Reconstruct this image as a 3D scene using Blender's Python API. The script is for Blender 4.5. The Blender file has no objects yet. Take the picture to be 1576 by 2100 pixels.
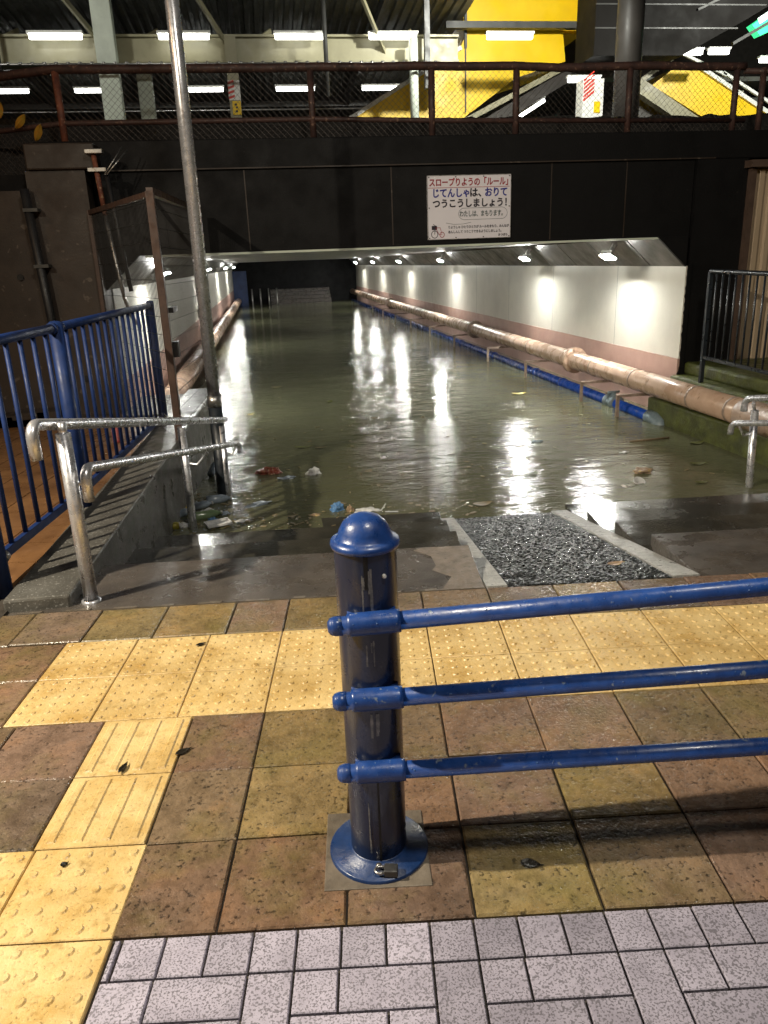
import bpy, bmesh, math, random
from mathutils import Vector, Matrix, noise as mnoise
random.seed(7)
SC = bpy.context.scene
COL = SC.collection
V = Vector

# ------------------------------------------------------------------ camera
cam_d = bpy.data.cameras.new("camera")
cam = bpy.data.objects.new("camera", cam_d)
COL.objects.link(cam)
SC.camera = cam
cam_d.sensor_fit = 'VERTICAL'; cam_d.sensor_height = 36.0
cam_d.lens = 36.0*1560/2100
cam_d.clip_start = 0.05; cam_d.clip_end = 800
_R, _U, _F = V((0.98822, -0.14869, -0.03614)), V((0.08067, 0.30557, 0.94875)), V((0.13002, 0.94049, -0.31397))
cam.matrix_world = Matrix(((_R.x, _U.x, -_F.x, -0.0225), (_R.y, _U.y, -_F.y, 0.0), (_R.z, _U.z, -_F.z, 1.4509), (0, 0, 0, 1)))

# ------------------------------------------------------------------ world: night sky
world = bpy.data.worlds.new("World"); SC.world = world
world.use_nodes = True
wt = world.node_tree
sky = wt.nodes.new("ShaderNodeTexSky"); sky.sky_type = 'NISHITA'; sky.sun_disc = False
sky.sun_elevation = math.radians(3); sky.sun_rotation = math.radians(200)
wt.links.new(sky.outputs[0], wt.nodes["Background"].inputs[0])
wt.nodes["Background"].inputs[1].default_value = 0.012

# ------------------------------------------------------------------ street lighting over the pavement (two luminaires)
def lamp(name, loc, power, col, radius=0.06, spot=None, target=None, blend=0.5):
    l = bpy.data.lights.new(name, 'SPOT' if spot else 'POINT')
    l.energy = power; l.color = col; l.shadow_soft_size = radius
    o = bpy.data.objects.new(name, l); COL.objects.link(o); o.location = loc
    if spot:
        l.spot_size = math.radians(spot); l.spot_blend = blend
        o.rotation_euler = (V(target)-V(loc)).to_track_quat('-Z', 'Y').to_euler()
    return o
STREET = (1.0, 0.885, 0.69)
lamp("street_light", (-3.95, 1.92, 4.1), 2200, STREET, 0.05, 155, (0.6, 1.6, 0), 1.0)
lamp("street_light", (0.9, 0.1, 5.6), 330, (1.0, 0.93, 0.8), 0.3)
lamp("street_light", (1.25, 0.1, 5.6), 280, (1.0, 0.93, 0.8), 0.3)
# unseen canopy spots added above the frame to brighten stairs and columns
for _x, _p in ((-5.0, 280), (1.0, 170), (5.5, 2300), (13.0, 2300)):
    lamp("canopy_fill", (_x, 15.5, 7.2), _p, (1.0, 1.0, 0.9), 0.15, 105, (_x, 22.0, 4.8), 0.5)
lamp("sodium_light", (-4.2, 5.2, 4.5), 60, (1.0, 0.6, 0.3), 0.1)

SC.view_settings.view_transform = 'Standard'
SC.view_settings.look = 'None'
SC.view_settings.exposure = 0.0
SC.view_settings.gamma = 1.0
SC.render.engine = 'CYCLES'
SC.cycles.use_denoising = True
SC.cycles.max_bounces = 6
SC.cycles.sample_clamp_indirect = 40.0
SC.cycles.caustics_reflective = False
SC.cycles.caustics_refractive = False

# ------------------------------------------------------------------ materials
MATS = {}
def nmat(name):
    m = bpy.data.materials.new(name); m.use_nodes = True
    nt = m.node_tree
    return m, nt, nt.nodes["Principled BSDF"]
def lk(nt, a, b): nt.links.new(a, b)
def tex(nt, kind='NOISE', scale=5.0, detail=4.0, rough=0.6, vec=None, stretch=None):
    if kind == 'NOISE':
        t = nt.nodes.new("ShaderNodeTexNoise"); t.inputs['Scale'].default_value = scale
        t.inputs['Detail'].default_value = detail; t.inputs['Roughness'].default_value = rough
    else:
        t = nt.nodes.new("ShaderNodeTexVoronoi"); t.inputs['Scale'].default_value = scale
    co = nt.nodes.new("ShaderNodeTexCoord")
    src = co.outputs['Object']
    if stretch:
        mp = nt.nodes.new("ShaderNodeMapping"); mp.inputs['Scale'].default_value = stretch
        lk(nt, src, mp.inputs[0]); src = mp.outputs[0]
    lk(nt, src, t.inputs['Vector'])
    return t
def ramp(nt, src, stops):
    r = nt.nodes.new("ShaderNodeValToRGB")
    els = r.color_ramp.elements
    while len(els) < len(stops): els.new(0.5)
    for e, (p, c) in zip(els, stops):
        e.position = p; e.color = (c[0], c[1], c[2], 1) if not isinstance(c, (int, float)) else (c, c, c, 1)
    lk(nt, src, r.inputs[0]); return r
def mul(nt, a, b, mode='MULTIPLY', fac=1.0):
    m = nt.nodes.new("ShaderNodeMix"); m.data_type = 'RGBA'; m.blend_type = mode
    if isinstance(fac, (int, float)): m.inputs[0].default_value = fac
    else: lk(nt, fac, m.inputs[0])
    for s, x in ((6, a), (7, b)):
        if isinstance(x, tuple): m.inputs[s].default_value = (x[0], x[1], x[2], 1)
        else: lk(nt, x, m.inputs[s])
    return m.outputs[2]
def bump(nt, bs, src, strength=0.3, dist=0.01, prev=None):
    b = nt.nodes.new("ShaderNodeBump"); b.inputs['Strength'].default_value = strength; b.inputs['Distance'].default_value = dist
    lk(nt, src, b.inputs['Height'])
    if prev is not None: lk(nt, prev, b.inputs['Normal'])
    lk(nt, b.outputs[0], bs.inputs['Normal']); return b.outputs[0]

def surf(name, c1, c2=None, rough=(0.4, 0.7), scale=6, metal=0.0, bumpy=0.2, bdist=0.004, bscale=60, tint=False,
         speck=None, stretch=None, coat=0.0, spec=0.5, rscale=None, detail=5):
    """general weathered surface: two colours mixed by noise, roughness by noise, fine bump"""
    m, nt, bs = nmat(name)
    c2 = c2 or tuple(x*0.7 for x in c1)
    n = tex(nt, 'NOISE', scale, detail, 0.65, stretch=stretch)
    col = ramp(nt, n.outputs[0], [(0.35, c2), (0.65, c1)]).outputs[0]
    if speck:
        s = tex(nt, 'NOISE', speck[0], 2, 0.5)
        f = ramp(nt, s.outputs[0], [(speck[1], 0.0), (speck[1]+0.05, 1.0)]).outputs[0]
        col = mul(nt, col, speck[2], 'MIX', f)
    if tint:
        a = nt.nodes.new("ShaderNodeAttribute"); a.attribute_name = "tint"
        col = mul(nt, a.outputs['Color'], col)
    lk(nt, col, bs.inputs['Base Color'])
    r = tex(nt, 'NOISE', rscale or scale*1.7, 4, 0.6)
    rr = ramp(nt, r.outputs[0], [(0.35, rough[0]), (0.65, rough[1])])
    lk(nt, rr.outputs[0], bs.inputs['Roughness'])
    bs.inputs['Metallic'].default_value = metal
    bs.inputs['Coat Weight'].default_value = coat
    bs.inputs['Coat Roughness'].default_value = 0.08
    bs.inputs['Specular IOR Level'].default_value = spec
    if bumpy:
        b = tex(nt, 'NOISE', bscale, 3, 0.6)
        bump(nt, bs, b.outputs[0], bumpy, bdist)
    MATS[name] = m
    return m
def emis(name, col, strength):
    m, nt, bs = nmat(name)
    bs.inputs['Base Color'].default_value = (*[min(1, c) for c in col], 1)
    bs.inputs['Emission Color'].default_value = (*col, 1)
    bs.inputs['Emission Strength'].default_value = strength
    MATS[name] = m; return m

# wet ground
def paver_mats():
    m, nt, bs = nmat('paver_brown')
    a = nt.nodes.new("ShaderNodeAttribute"); a.attribute_name = "tint"
    n1 = tex(nt, 'NOISE', 5.5, 6, 0.7); n2 = tex(nt, 'NOISE', 2.3, 5, 0.7); n3 = tex(nt, 'NOISE', 78, 3, 0.6); n4 = tex(nt, 'NOISE', 30, 4, 0.7); n5 = tex(nt, 'NOISE', 9, 5, 0.75)
    c = mul(nt, a.outputs['Color'], ramp(nt, n1.outputs[0], [(0.3, (0.55, 0.52, 0.46)), (0.52, (1.0, 0.98, 0.94)), (0.75, (1.2, 1.02, 0.8))]).outputs[0])
    c = mul(nt, c, (0.15, 0.125, 0.04), 'MIX', ramp(nt, n2.outputs[0], [(0.48, 0.0), (0.68, 0.65)]).outputs[0])
    c = mul(nt, c, ramp(nt, n4.outputs[0], [(0.3, 0.72), (0.6, 1.08)]).outputs[0])
    pit = ramp(nt, n3.outputs[0], [(0.35, 0.25), (0.43, 1.0)])
    # pits cluster in some places
    cl = ramp(nt, n5.outputs[0], [(0.42, 1.0), (0.56, 0.0)])
    pm = mul(nt, pit.outputs[0], cl.outputs[0], 'LIGHTEN')
    c = mul(nt, c, pm)
    lk(nt, c, bs.inputs['Base Color'])
    r = ramp(nt, n5.outputs[0], [(0.35, 0.12), (0.62, 0.42)]); lk(nt, r.outputs[0], bs.inputs['Roughness'])
    p = bump(nt, bs, n3.outputs[0], 0.65, 0.005); bump(nt, bs, n4.outputs[0], 0.4, 0.007, p)
    MATS['paver_brown'] = m
    m, nt, bs = nmat('tactile_yellow')
    n1 = tex(nt, 'NOISE', 6, 6, 0.7); n2 = tex(nt, 'NOISE', 1.7, 5, 0.7); n3 = tex(nt, 'NOISE', 120, 3, 0.6); n4 = tex(nt, 'NOISE', 21, 5, 0.75)
    c = ramp(nt, n1.outputs[0], [(0.3, (0.56, 0.365, 0.125)), (0.55, (0.68, 0.50, 0.225)), (0.75, (0.72, 0.56, 0.29))]).outputs[0]
    c = mul(nt, c, ramp(nt, n2.outputs[0], [(0.35, (0.72, 0.68, 0.6)), (0.6, (1.0, 1.0, 1.0))]).outputs[0])
    c = mul(nt, c, ramp(nt, n4.outputs[0], [(0.28, (0.6, 0.55, 0.45)), (0.46, (1.0, 1.0, 1.0))]).outputs[0])
    c = mul(nt, c, ramp(nt, n3.outputs[0], [(0.30, 0.55), (0.42, 1.0)]).outputs[0])
    lk(nt, c, bs.inputs['Base Color'])
    r = ramp(nt, n1.outputs[0], [(0.35, 0.22), (0.62, 0.48)]); lk(nt, r.outputs[0], bs.inputs['Roughness'])
    p = bump(nt, bs, n3.outputs[0], 0.5, 0.0035); bump(nt, bs, n4.outputs[0], 0.2, 0.004, p)
    MATS['tactile_yellow'] = m
paver_mats()
surf('granite', (0.46, 0.435, 0.52), (0.34, 0.32, 0.385), (0.18, 0.45), 9, bumpy=0.25, bscale=190, tint=True, speck=(200, 0.52, (0.20, 0.19, 0.22)))
surf('joint_dark', (0.05, 0.042, 0.035), (0.03, 0.025, 0.02), (0.4, 0.7), 20)
surf('step_concrete', (0.085, 0.073, 0.063), (0.045, 0.039, 0.035), (0.16, 0.48), 4, bumpy=0.5, bdist=0.004, bscale=90, speck=(60, 0.7, (0.16, 0.145, 0.13)))
surf('step_wet', (0.045, 0.041, 0.032), (0.022, 0.021, 0.017), (0.06, 0.3), 3, bumpy=0.35, bdist=0.003, bscale=60, speck=(50, 0.72, (0.1, 0.095, 0.08)))
surf('strip_concrete', (0.42, 0.42, 0.40), (0.26, 0.26, 0.25), (0.25, 0.55), 14, bumpy=0.6, bdist=0.005, bscale=130, speck=(160, 0.57, (0.16, 0.16, 0.155)))
surf('asphalt_ramp', (0.024, 0.027, 0.029), (0.007, 0.008, 0.009), (0.15, 0.45), 60, bumpy=0.3, bdist=0.004, bscale=140, speck=(70, 0.66, (0.12, 0.13, 0.135)), spec=0.5)
surf('retaining_concrete', (0.11, 0.106, 0.095), (0.06, 0.057, 0.05), (0.25, 0.6), 3.5, bumpy=0.4, bscale=50, speck=(90, 0.62, (0.24, 0.235, 0.22)))
surf('walkway_brick', (0.22, 0.11, 0.045), (0.13, 0.062, 0.026), (0.2, 0.5), 3, bumpy=0.4, bscale=70)
surf('soil', (0.05, 0.045, 0.04), (0.03, 0.027, 0.024), (0.7, 0.9), 2)
surf('worn_patch', (0.21, 0.175, 0.145), (0.13, 0.108, 0.09), (0.3, 0.6), 14, bumpy=0.6, bscale=80, speck=(45, 0.66, (0.04, 0.035, 0.03)))
surf('pad_concrete', (0.165, 0.138, 0.108), (0.10, 0.083, 0.065), (0.3, 0.6), 14, bumpy=0.4, bscale=110)
# metals / paint
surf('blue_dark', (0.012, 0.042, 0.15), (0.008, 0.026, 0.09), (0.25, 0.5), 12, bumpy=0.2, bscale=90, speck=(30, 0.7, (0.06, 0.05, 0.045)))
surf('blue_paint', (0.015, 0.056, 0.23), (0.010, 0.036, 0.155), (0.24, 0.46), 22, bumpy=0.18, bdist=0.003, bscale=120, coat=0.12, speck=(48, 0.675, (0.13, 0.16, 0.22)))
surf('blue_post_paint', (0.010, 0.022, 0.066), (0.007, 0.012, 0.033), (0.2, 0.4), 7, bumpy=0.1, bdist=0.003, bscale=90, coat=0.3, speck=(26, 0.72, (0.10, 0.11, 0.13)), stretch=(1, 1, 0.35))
surf('scraped', (0.28, 0.28, 0.27), (0.1, 0.11, 0.12), (0.3, 0.5), 60, metal=0.5, bumpy=0.3)
surf('black_gap', (0.006, 0.006, 0.007), (0.004, 0.004, 0.004), (0.5, 0.7), 10)
surf('fence_blue', (0.010, 0.03, 0.125), (0.007, 0.021, 0.085), (0.4, 0.6), 12, bumpy=0.1, coat=0.0, spec=0.3)
surf('fence_black', (0.02, 0.026, 0.034), (0.012, 0.015, 0.02), (0.25, 0.5), 12, bumpy=0.1)
surf('stainless', (0.72, 0.72, 0.76), (0.6, 0.61, 0.65), (0.22, 0.36), 15, metal=0.72, bumpy=0)
surf('galvanised', (0.5, 0.49, 0.47), (0.38, 0.37, 0.36), (0.25, 0.45), 15, metal=0.9, bumpy=0.1)
surf('rust', (0.26, 0.085, 0.045), (0.1, 0.035, 0.025), (0.45, 0.75), 11, bumpy=0.6, bscale=50, speck=(30, 0.62, (0.34, 0.2, 0.12)))
surf('rust_dark', (0.085, 0.04, 0.032), (0.04, 0.022, 0.02), (0.45, 0.75), 11, bumpy=0.6, bscale=50, speck=(30, 0.64, (0.22, 0.13, 0.09)))
surf('wire', (0.15, 0.13, 0.115), (0.08, 0.065, 0.06), (0.4, 0.6), 20, metal=0.3, bumpy=0)
surf('mesh_wire', (0.010, 0.009, 0.009), (0.007, 0.006, 0.006), (0.4, 0.6), 20, metal=0.2, bumpy=0)
surf('brown_post', (0.075, 0.042, 0.03), (0.045, 0.026, 0.02), (0.35, 0.6), 14, bumpy=0.2)
surf('lock_grey', (0.1, 0.1, 0.1), (0.06, 0.06, 0.062), (0.3, 0.5), 40, metal=0.6, bumpy=0.1)
# tunnel
surf('tunnel_white', (0.72, 0.70, 0.62), (0.64, 0.62, 0.55), (0.3, 0.5), 1.6, bumpy=0.08, bscale=30)
surf('tunnel_pink', (0.50, 0.335, 0.285), (0.42, 0.275, 0.235), (0.35, 0.55), 2.0, bumpy=0.08, bscale=30)
surf('haunch_grey', (0.17, 0.165, 0.155), (0.09, 0.088, 0.082), (0.35, 0.6), 3, bumpy=0.2)
surf('ceiling_grey', (0.26, 0.26, 0.25), (0.18, 0.18, 0.17), (0.4, 0.6), 2, bumpy=0.1)
surf('charcoal', (0.0052, 0.005, 0.0056), (0.0036, 0.0035, 0.004), (0.55, 0.75), 2.2, spec=0.25, bumpy=0.5, bdist=0.006, bscale=70, stretch=(1, 1, 0.35), speck=(26, 0.73, (0.014, 0.013, 0.012)))
surf('brown_wall', (0.044, 0.03, 0.022), (0.026, 0.018, 0.013), (0.4, 0.7), 1.8, bumpy=0.3, speck=(12, 0.66, (0.09, 0.07, 0.055)))
surf('pipe_beige', (0.56, 0.40, 0.30), (0.43, 0.29, 0.21), (0.18, 0.4), 3, bumpy=0.1, speck=(9, 0.66, (0.26, 0.16, 0.1)))
surf('pipe_rim', (0.40, 0.30, 0.24), (0.22, 0.16, 0.125), (0.35, 0.6), 20, bumpy=0.4)
surf('pipe_blue', (0.012, 0.085, 0.52), (0.01, 0.06, 0.38), (0.18, 0.35), 8, bumpy=0.1, coat=0.3)
surf('end_blue', (0.01, 0.035, 0.13), None, (0.4, 0.6), 4)
surf('pipe_grey', (0.2, 0.26, 0.29), (0.13, 0.17, 0.2), (0.25, 0.5), 18, bumpy=0.2)
surf('moss', (0.10, 0.115, 0.02), (0.04, 0.047, 0.012), (0.3, 0.7), 7, bumpy=0.8, bdist=0.01, bscale=45)
surf('shed_beige', (0.46, 0.36, 0.25), (0.38, 0.29, 0.2), (0.35, 0.6), 5, bumpy=0.1, stretch=(1, 1, 0.2))
surf('shed_trim', (0.1, 0.065, 0.05), None, (0.4, 0.6), 8)
# station
surf('cream', (0.29, 0.27, 0.17), (0.25, 0.232, 0.145), (0.4, 0.6), 3)
surf('pale_steel', (0.66, 0.72, 0.62), (0.55, 0.6, 0.52), (0.4, 0.6), 3)
surf('roof_metal', (0.16, 0.165, 0.15), (0.10, 0.105, 0.095), (0.4, 0.6), 2)
surf('steel_dark', (0.07, 0.07, 0.066), (0.045, 0.045, 0.042), (0.4, 0.6), 4)
surf('station_yellow', (0.86, 0.57, 0.004), (0.78, 0.50, 0.004), (0.35, 0.55), 1.5, bumpy=0.05)
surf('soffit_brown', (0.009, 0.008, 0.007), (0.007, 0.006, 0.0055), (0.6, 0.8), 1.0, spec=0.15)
surf('column_grey', (0.042, 0.037, 0.033), (0.03, 0.027, 0.024), (0.4, 0.6), 2, spec=0.3)
surf('ballast', (0.035, 0.032, 0.03), (0.015, 0.014, 0.013), (0.6, 0.9), 25, bumpy=1.0, bdist=0.03, bscale=20)
surf('white_paint', (0.75, 0.75, 0.72), (0.66, 0.66, 0.63), (0.35, 0.5), 6)
surf('red_paint', (0.6, 0.045, 0.03), (0.5, 0.035, 0.025), (0.35, 0.5), 6)
surf('black_paint', (0.02, 0.02, 0.022), None, (0.4, 0.6), 6)
emis('tube_glow', (1.0, 1.0, 0.93), 7.5)
emis('tunnel_glow', (1.0, 1.0, 0.94), 760.0)
emis('green_glow', (0.03, 0.75, 0.25), 1.6)
emis('white_glow', (0.85, 1.0, 0.9), 2.0)
# sign
surf('sign_white', (0.86, 0.83, 0.90), (0.82, 0.79, 0.86), (0.3, 0.45), 3, bumpy=0)
surf('ink_red', (0.42, 0.03, 0.05), None, (0.4, 0.5), 5, bumpy=0)
surf('ink_blue', (0.03, 0.035, 0.34), None, (0.4, 0.5), 5, bumpy=0)
surf('ink_black', (0.03, 0.025, 0.04), None, (0.4, 0.5), 5, bumpy=0)
surf('ink_grey', (0.16, 0.2, 0.21), None, (0.4, 0.5), 5, bumpy=0)
# litter
surf('plastic_white', (0.66, 0.66, 0.66), (0.5, 0.5, 0.5), (0.2, 0.4), 14, bumpy=0.2)
surf('plastic_clear', (0.34, 0.40, 0.47), (0.2, 0.24, 0.3), (0.08, 0.2), 14, bumpy=0.2, coat=0.5)
surf('plastic_blue', (0.12, 0.27, 0.5), (0.07, 0.17, 0.36), (0.2, 0.4), 14, bumpy=0.3)
surf('plastic_green', (0.2, 0.27, 0.14), (0.1, 0.15, 0.09), (0.1, 0.25), 14, bumpy=0.2, coat=0.5)
surf('wrap_red', (0.36, 0.075, 0.045), (0.12, 0.03, 0.02), (0.2, 0.5), 30, bumpy=0.4, speck=(40, 0.6, (0.5, 0.36, 0.2)))
surf('wrap_tan', (0.42, 0.3, 0.2), (0.25, 0.17, 0.1), (0.3, 0.6), 30, bumpy=0.4, speck=(30, 0.62, (0.6, 0.45, 0.05)))
surf('can_yellow', (0.5, 0.42, 0.05), (0.32, 0.26, 0.04), (0.25, 0.4), 30, metal=0.3)
surf('cap_grey', (0.45, 0.45, 0.42), None, (0.3, 0.5), 30)
surf('leaf_green', (0.13, 0.14, 0.035), (0.07, 0.075, 0.02), (0.25, 0.5), 20, bumpy=0.3)
surf('leaf_tan', (0.24, 0.19, 0.1), (0.15, 0.12, 0.065), (0.3, 0.5), 20, bumpy=0.3)
surf('leaf_dark', (0.02, 0.017, 0.012), None, (0.2, 0.4), 20, bumpy=0.3)
surf('leaf_orange', (0.5, 0.2, 0.02), (0.4, 0.26, 0.03), (0.3, 0.5), 20, bumpy=0.3)
surf('wood_stick', (0.2, 0.14, 0.08), None, (0.5, 0.7), 20)
surf('label_red', (0.5, 0.05, 0.06), (0.6, 0.3, 0.3), (0.3, 0.4), 25)

def water_mat():
    m, nt, bs = nmat('flood_water')
    n = tex(nt, 'NOISE', 0.5, 4, 0.6)
    cc = ramp(nt, n.outputs[0], [(0.3, (0.085, 0.087, 0.050)), (0.7, (0.118, 0.12, 0.07))])
    lk(nt, cc.outputs[0], bs.inputs['Base Color'])
    bs.inputs['Roughness'].default_value = 0.012
    bs.inputs['IOR'].default_value = 1.333
    a = tex(nt, 'NOISE', 4.0, 3, 0.55, stretch=(0.7, 1.3, 1))
    b = tex(nt, 'NOISE', 13.0, 3, 0.6, stretch=(0.75, 1.3, 1))
    c = tex(nt, 'NOISE', 38.0, 3, 0.65, stretch=(0.85, 1.2, 1))
    pat = tex(nt, 'NOISE', 0.9, 4, 0.65, stretch=(0.6, 1.5, 1))
    st = ramp(nt, pat.outputs[0], [(0.36, 0.22), (0.62, 1.0)]).outputs[0]
    def bmp(src, dist, prev):
        q = nt.nodes.new("ShaderNodeBump"); q.inputs['Distance'].default_value = dist
        lk(nt, src, q.inputs['Height']); lk(nt, st, q.inputs['Strength'])
        if prev: lk(nt, prev, q.inputs['Normal'])
        return q.outputs[0]
    p1 = bump(nt, bs, a.outputs[0], 0.5, 0.022)
    p2 = bmp(b.outputs[0], 0.0072, p1)
    lk(nt, bmp(c.outputs[0], 0.0030, p2), bs.inputs['Normal'])
    MATS['flood_water'] = m
water_mat()

# ------------------------------------------------------------------ mesh helpers
class MB:
    def __init__(s): s.bm = bmesh.new(); s.tl = s.bm.loops.layers.float_color.new('tint')
    def tintlayer(s): return s.tl
    def verts(s, pts): return [s.bm.verts.new(p) for p in pts]
    def face(s, vs, tint=None):
        try: f = s.bm.faces.new(vs)
        except ValueError: return None
        if tint is not None:
            for l in f.loops: l[s.tintlayer()] = (*tint, 1)
        return f
    def hexa(s, p, tint=None):
        """8 points: bottom ring 0-3, top ring 4-7"""
        v = s.verts(p)
        for q in ((3, 2, 1, 0), (4, 5, 6, 7), (0, 1, 5, 4), (1, 2, 6, 5), (2, 3, 7, 6), (3, 0, 4, 7)):
            s.face([v[i] for i in q], tint)
        return s
    def box(s, lo, hi, tint=None, M=None):
        x0, y0, z0 = lo; x1, y1, z1 = hi
        p = [V(c) for c in ((x0, y0, z0), (x1, y0, z0), (x1, y1, z0), (x0, y1, z0), (x0, y0, z1), (x1, y0, z1), (x1, y1, z1), (x0, y1, z1))]
        if M: p = [M @ c for c in p]
        return s.hexa(p, tint)
    def beam(s, a, b, w, h, up=(0, 0, 1)):
        a, b = V(a), V(b); d = (b-a).normalized(); up = V(up)
        if abs(d.dot(up)) > 0.98: up = V((0, 1, 0))
        sx = d.cross(up).normalized()*w/2; sz = sx.cross(d).normalized()*h/2
        return s.hexa([a-sx-sz, a+sx-sz, b+sx-sz, b-sx-sz, a-sx+sz, a+sx+sz, b+sx+sz, b-sx+sz])
    def tube(s, pts, r, n=12, caps=True):
        pts = [V(p) for p in pts]; rings = []
        rs = r if isinstance(r, (list, tuple)) else [r]*len(pts)
        d0 = (pts[1]-pts[0]).normalized()
        ref = V((0, 0, 1)) if abs(d0.z) < 0.9 else V((1, 0, 0))
        x = d0.cross(ref).normalized()
        for i, p in enumerate(pts):
            if i == 0: d = d0
            elif i == len(pts)-1: d = (pts[i]-pts[i-1]).normalized()
            else: d = ((pts[i]-pts[i-1]).normalized()+(pts[i+1]-pts[i]).normalized()).normalized()
            x = (x-d*x.dot(d)).normalized(); y = d.cross(x)
            rings.append(s.verts([p+(x*math.cos(t)+y*math.sin(t))*rs[i] for t in [2*math.pi*k/n for k in range(n)]]))
        for a, b in zip(rings, rings[1:]):
            for k in range(n):
                f = s.face([a[k], a[(k+1) % n], b[(k+1) % n], b[k]])
                if f and n > 5: f.smooth = True
        if caps:
            s.face(list(reversed(rings[0]))); s.face(rings[-1])
        return s
    def lathe(s, prof, c=(0, 0, 0), n=32, axis=None):
        """prof: (r, z) from bottom up, around z at c (or M matrix axis)"""
        c = V(c); M = axis or Matrix.Identity(3); rings = []
        for r, z in prof:
            if r < 1e-6: rings.append([s.bm.verts.new(c+M @ V((0, 0, z)))])
            else: rings.append(s.verts([c+M @ V((r*math.cos(2*math.pi*k/n), r*math.sin(2*math.pi*k/n), z)) for k in range(n)]))
        for a, b in zip(rings, rings[1:]):
            for k in range(n):
                if len(a) == 1 and len(b) == 1: continue
                if len(a) == 1: f = s.face([a[0], b[(k+1) % n], b[k]])
                elif len(b) == 1: f = s.face([a[k], a[(k+1) % n], b[0]])
                else: f = s.face([a[k], a[(k+1) % n], b[(k+1) % n], b[k]])
                if f: f.smooth = True
        return s
    def prism(s, poly, off):
        """poly: 3-D points of a face, extruded by off"""
        off = V(off); a = s.verts(poly); b = s.verts([V(p)+off for p in poly]); n = len(a)
        s.face(a); s.face(list(reversed(b)))
        for k in range(n): s.face([a[(k+1) % n], a[k], b[k], b[(k+1) % n]])
        return s
    def build(s, name, mat, parent=None, local=False, bevel=0, smooth_angle=None):
        bmesh.ops.recalc_face_normals(s.bm, faces=s.bm.faces[:])
        me = bpy.data.meshes.new(name); s.bm.to_mesh(me); s.bm.free()
        if mat: me.materials.append(MATS[mat])
        o = bpy.data.objects.new(name, me); COL.objects.link(o)
        if parent:
            o.parent = parent
            if not local: o.matrix_parent_inverse = world_of(parent).inverted()
        if bevel:
            b = o.modifiers.new("bevel", 'BEVEL'); b.width = bevel; b.segments = 2; b.limit_method = 'ANGLE'; b.angle_limit = math.radians(40)
        if smooth_angle: me.shade_smooth() if hasattr(me, 'shade_smooth') else None
        return o
def world_of(o):
    m = o.matrix_basis.copy()
    while o.parent:
        m = o.parent.matrix_basis @ o.matrix_parent_inverse @ m; o = o.parent
    return m
def tag(o, label=None, cat=None, group=None, kind=None):
    for k, v in (('label', label), ('category', cat), ('group', group), ('kind', kind)):
        if v: o[k] = v
    return o
def empty(name, loc, label, cat, group=None, rz=0):
    o = bpy.data.objects.new(name, None); COL.objects.link(o); o.empty_display_size = 0.1
    o.location = loc; o.rotation_euler = (0, 0, rz)
    return tag(o, label, cat, group)
def struct(o, name=None): o['kind'] = 'structure'; return o

# ------------------------------------------------------------------ the paving frame (2% cross fall, turned 7 degrees from the tunnel)
G0 = V((-0.96035, 3.01101, -0.01489)); EX = V((0.992, -0.12533, 0.01538)); EY = V((0.12532, 0.99211, 0.00194)); EN = V((-0.0155, 0.0, 0.99988))
GM = Matrix(((EX.x, EY.x, EN.x, G0.x), (EX.y, EY.y, EN.y, G0.y), (EX.z, EY.z, EN.z, G0.z), (0, 0, 0, 1)))
def g(u, v, h=0.0): return GM @ V((u, v, h))
WATER = -0.44

def slab(mb, u0, v0, u1, v1, top, thick=0.03, gap=0.003, bev=0.004, tint=None, jit=0.0):
    """one paving unit with a chamfered arris"""
    u0 += gap; v0 += gap; u1 -= gap; v1 -= gap
    t = [top+random.uniform(-jit, jit) for _ in range(4)]
    lo = mb.verts([g(u0, v0, top-thick), g(u1, v0, top-thick), g(u1, v1, top-thick), g(u0, v1, top-thick)])
    md = mb.verts([g(u0, v0, t[0]-bev), g(u1, v0, t[1]-bev), g(u1, v1, t[2]-bev), g(u0, v1, t[3]-bev)])
    hi = mb.verts([g(u0+bev, v0+bev, t[0]), g(u1-bev, v0+bev, t[1]), g(u1-bev, v1-bev, t[2]), g(u0+bev, v1-bev, t[3])])
    for a, b in ((lo, md), (md, hi)):
        for k in range(4): mb.face([a[k], a[(k+1) % 4], b[(k+1) % 4], b[k]], tint)
    mb.face(hi, tint)

# ---- ground far below and bedding under the tiles
mb = MB(); mb.box((-300, -300, -2.6), (300, 300, -2.4)); struct(mb.build('ground', 'soil'))
mb = MB()
mb.hexa([g(-9, -8, -0.5), g(9, -8, -0.5), g(9, 0.315, -0.5), g(-9, 0.315, -0.5), g(-9, -8, -0.012), g(9, -8, -0.012), g(9, 0.315, -0.012), g(-9, 0.315, -0.012)])
struct(mb.build('pavement_bed', 'joint_dark'))

# ---- brown concrete pavers
BROWNS = [(0.235, 0.172, 0.085), (0.205, 0.135, 0.095), (0.25, 0.18, 0.085), (0.18, 0.13, 0.085), (0.215, 0.135, 0.09), (0.17, 0.125, 0.095), (0.235, 0.18, 0.09), (0.185, 0.125, 0.095)]
mb = MB()
def brown(u0, v0, u1, v1):
    c = random.choice(BROWNS); k = random.uniform(0.85, 1.12)
    j = lambda: random.uniform(-0.0014, 0.0014)
    slab(mb, u0+j(), v0+j(), u1+j(), v1+j(), 0.0, tint=tuple(x*k for x in c), jit=0.002, gap=0.0025, bev=random.uniform(0.003, 0.0055))
far_u = [-3.25+0.3*i for i in range(12)]+[0.35, 0.66, 0.9, 1.2, 1.5, 1.8, 2.1, 2.4, 2.7, 3.0, 3.3, 3.6, 3.9, 4.2, 4.5, 4.8, 5.1]
far_u = sorted(set(round(x, 3) for x in far_u if x <= 0.06) | set(x for x in far_u if x > 0.06))
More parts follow.
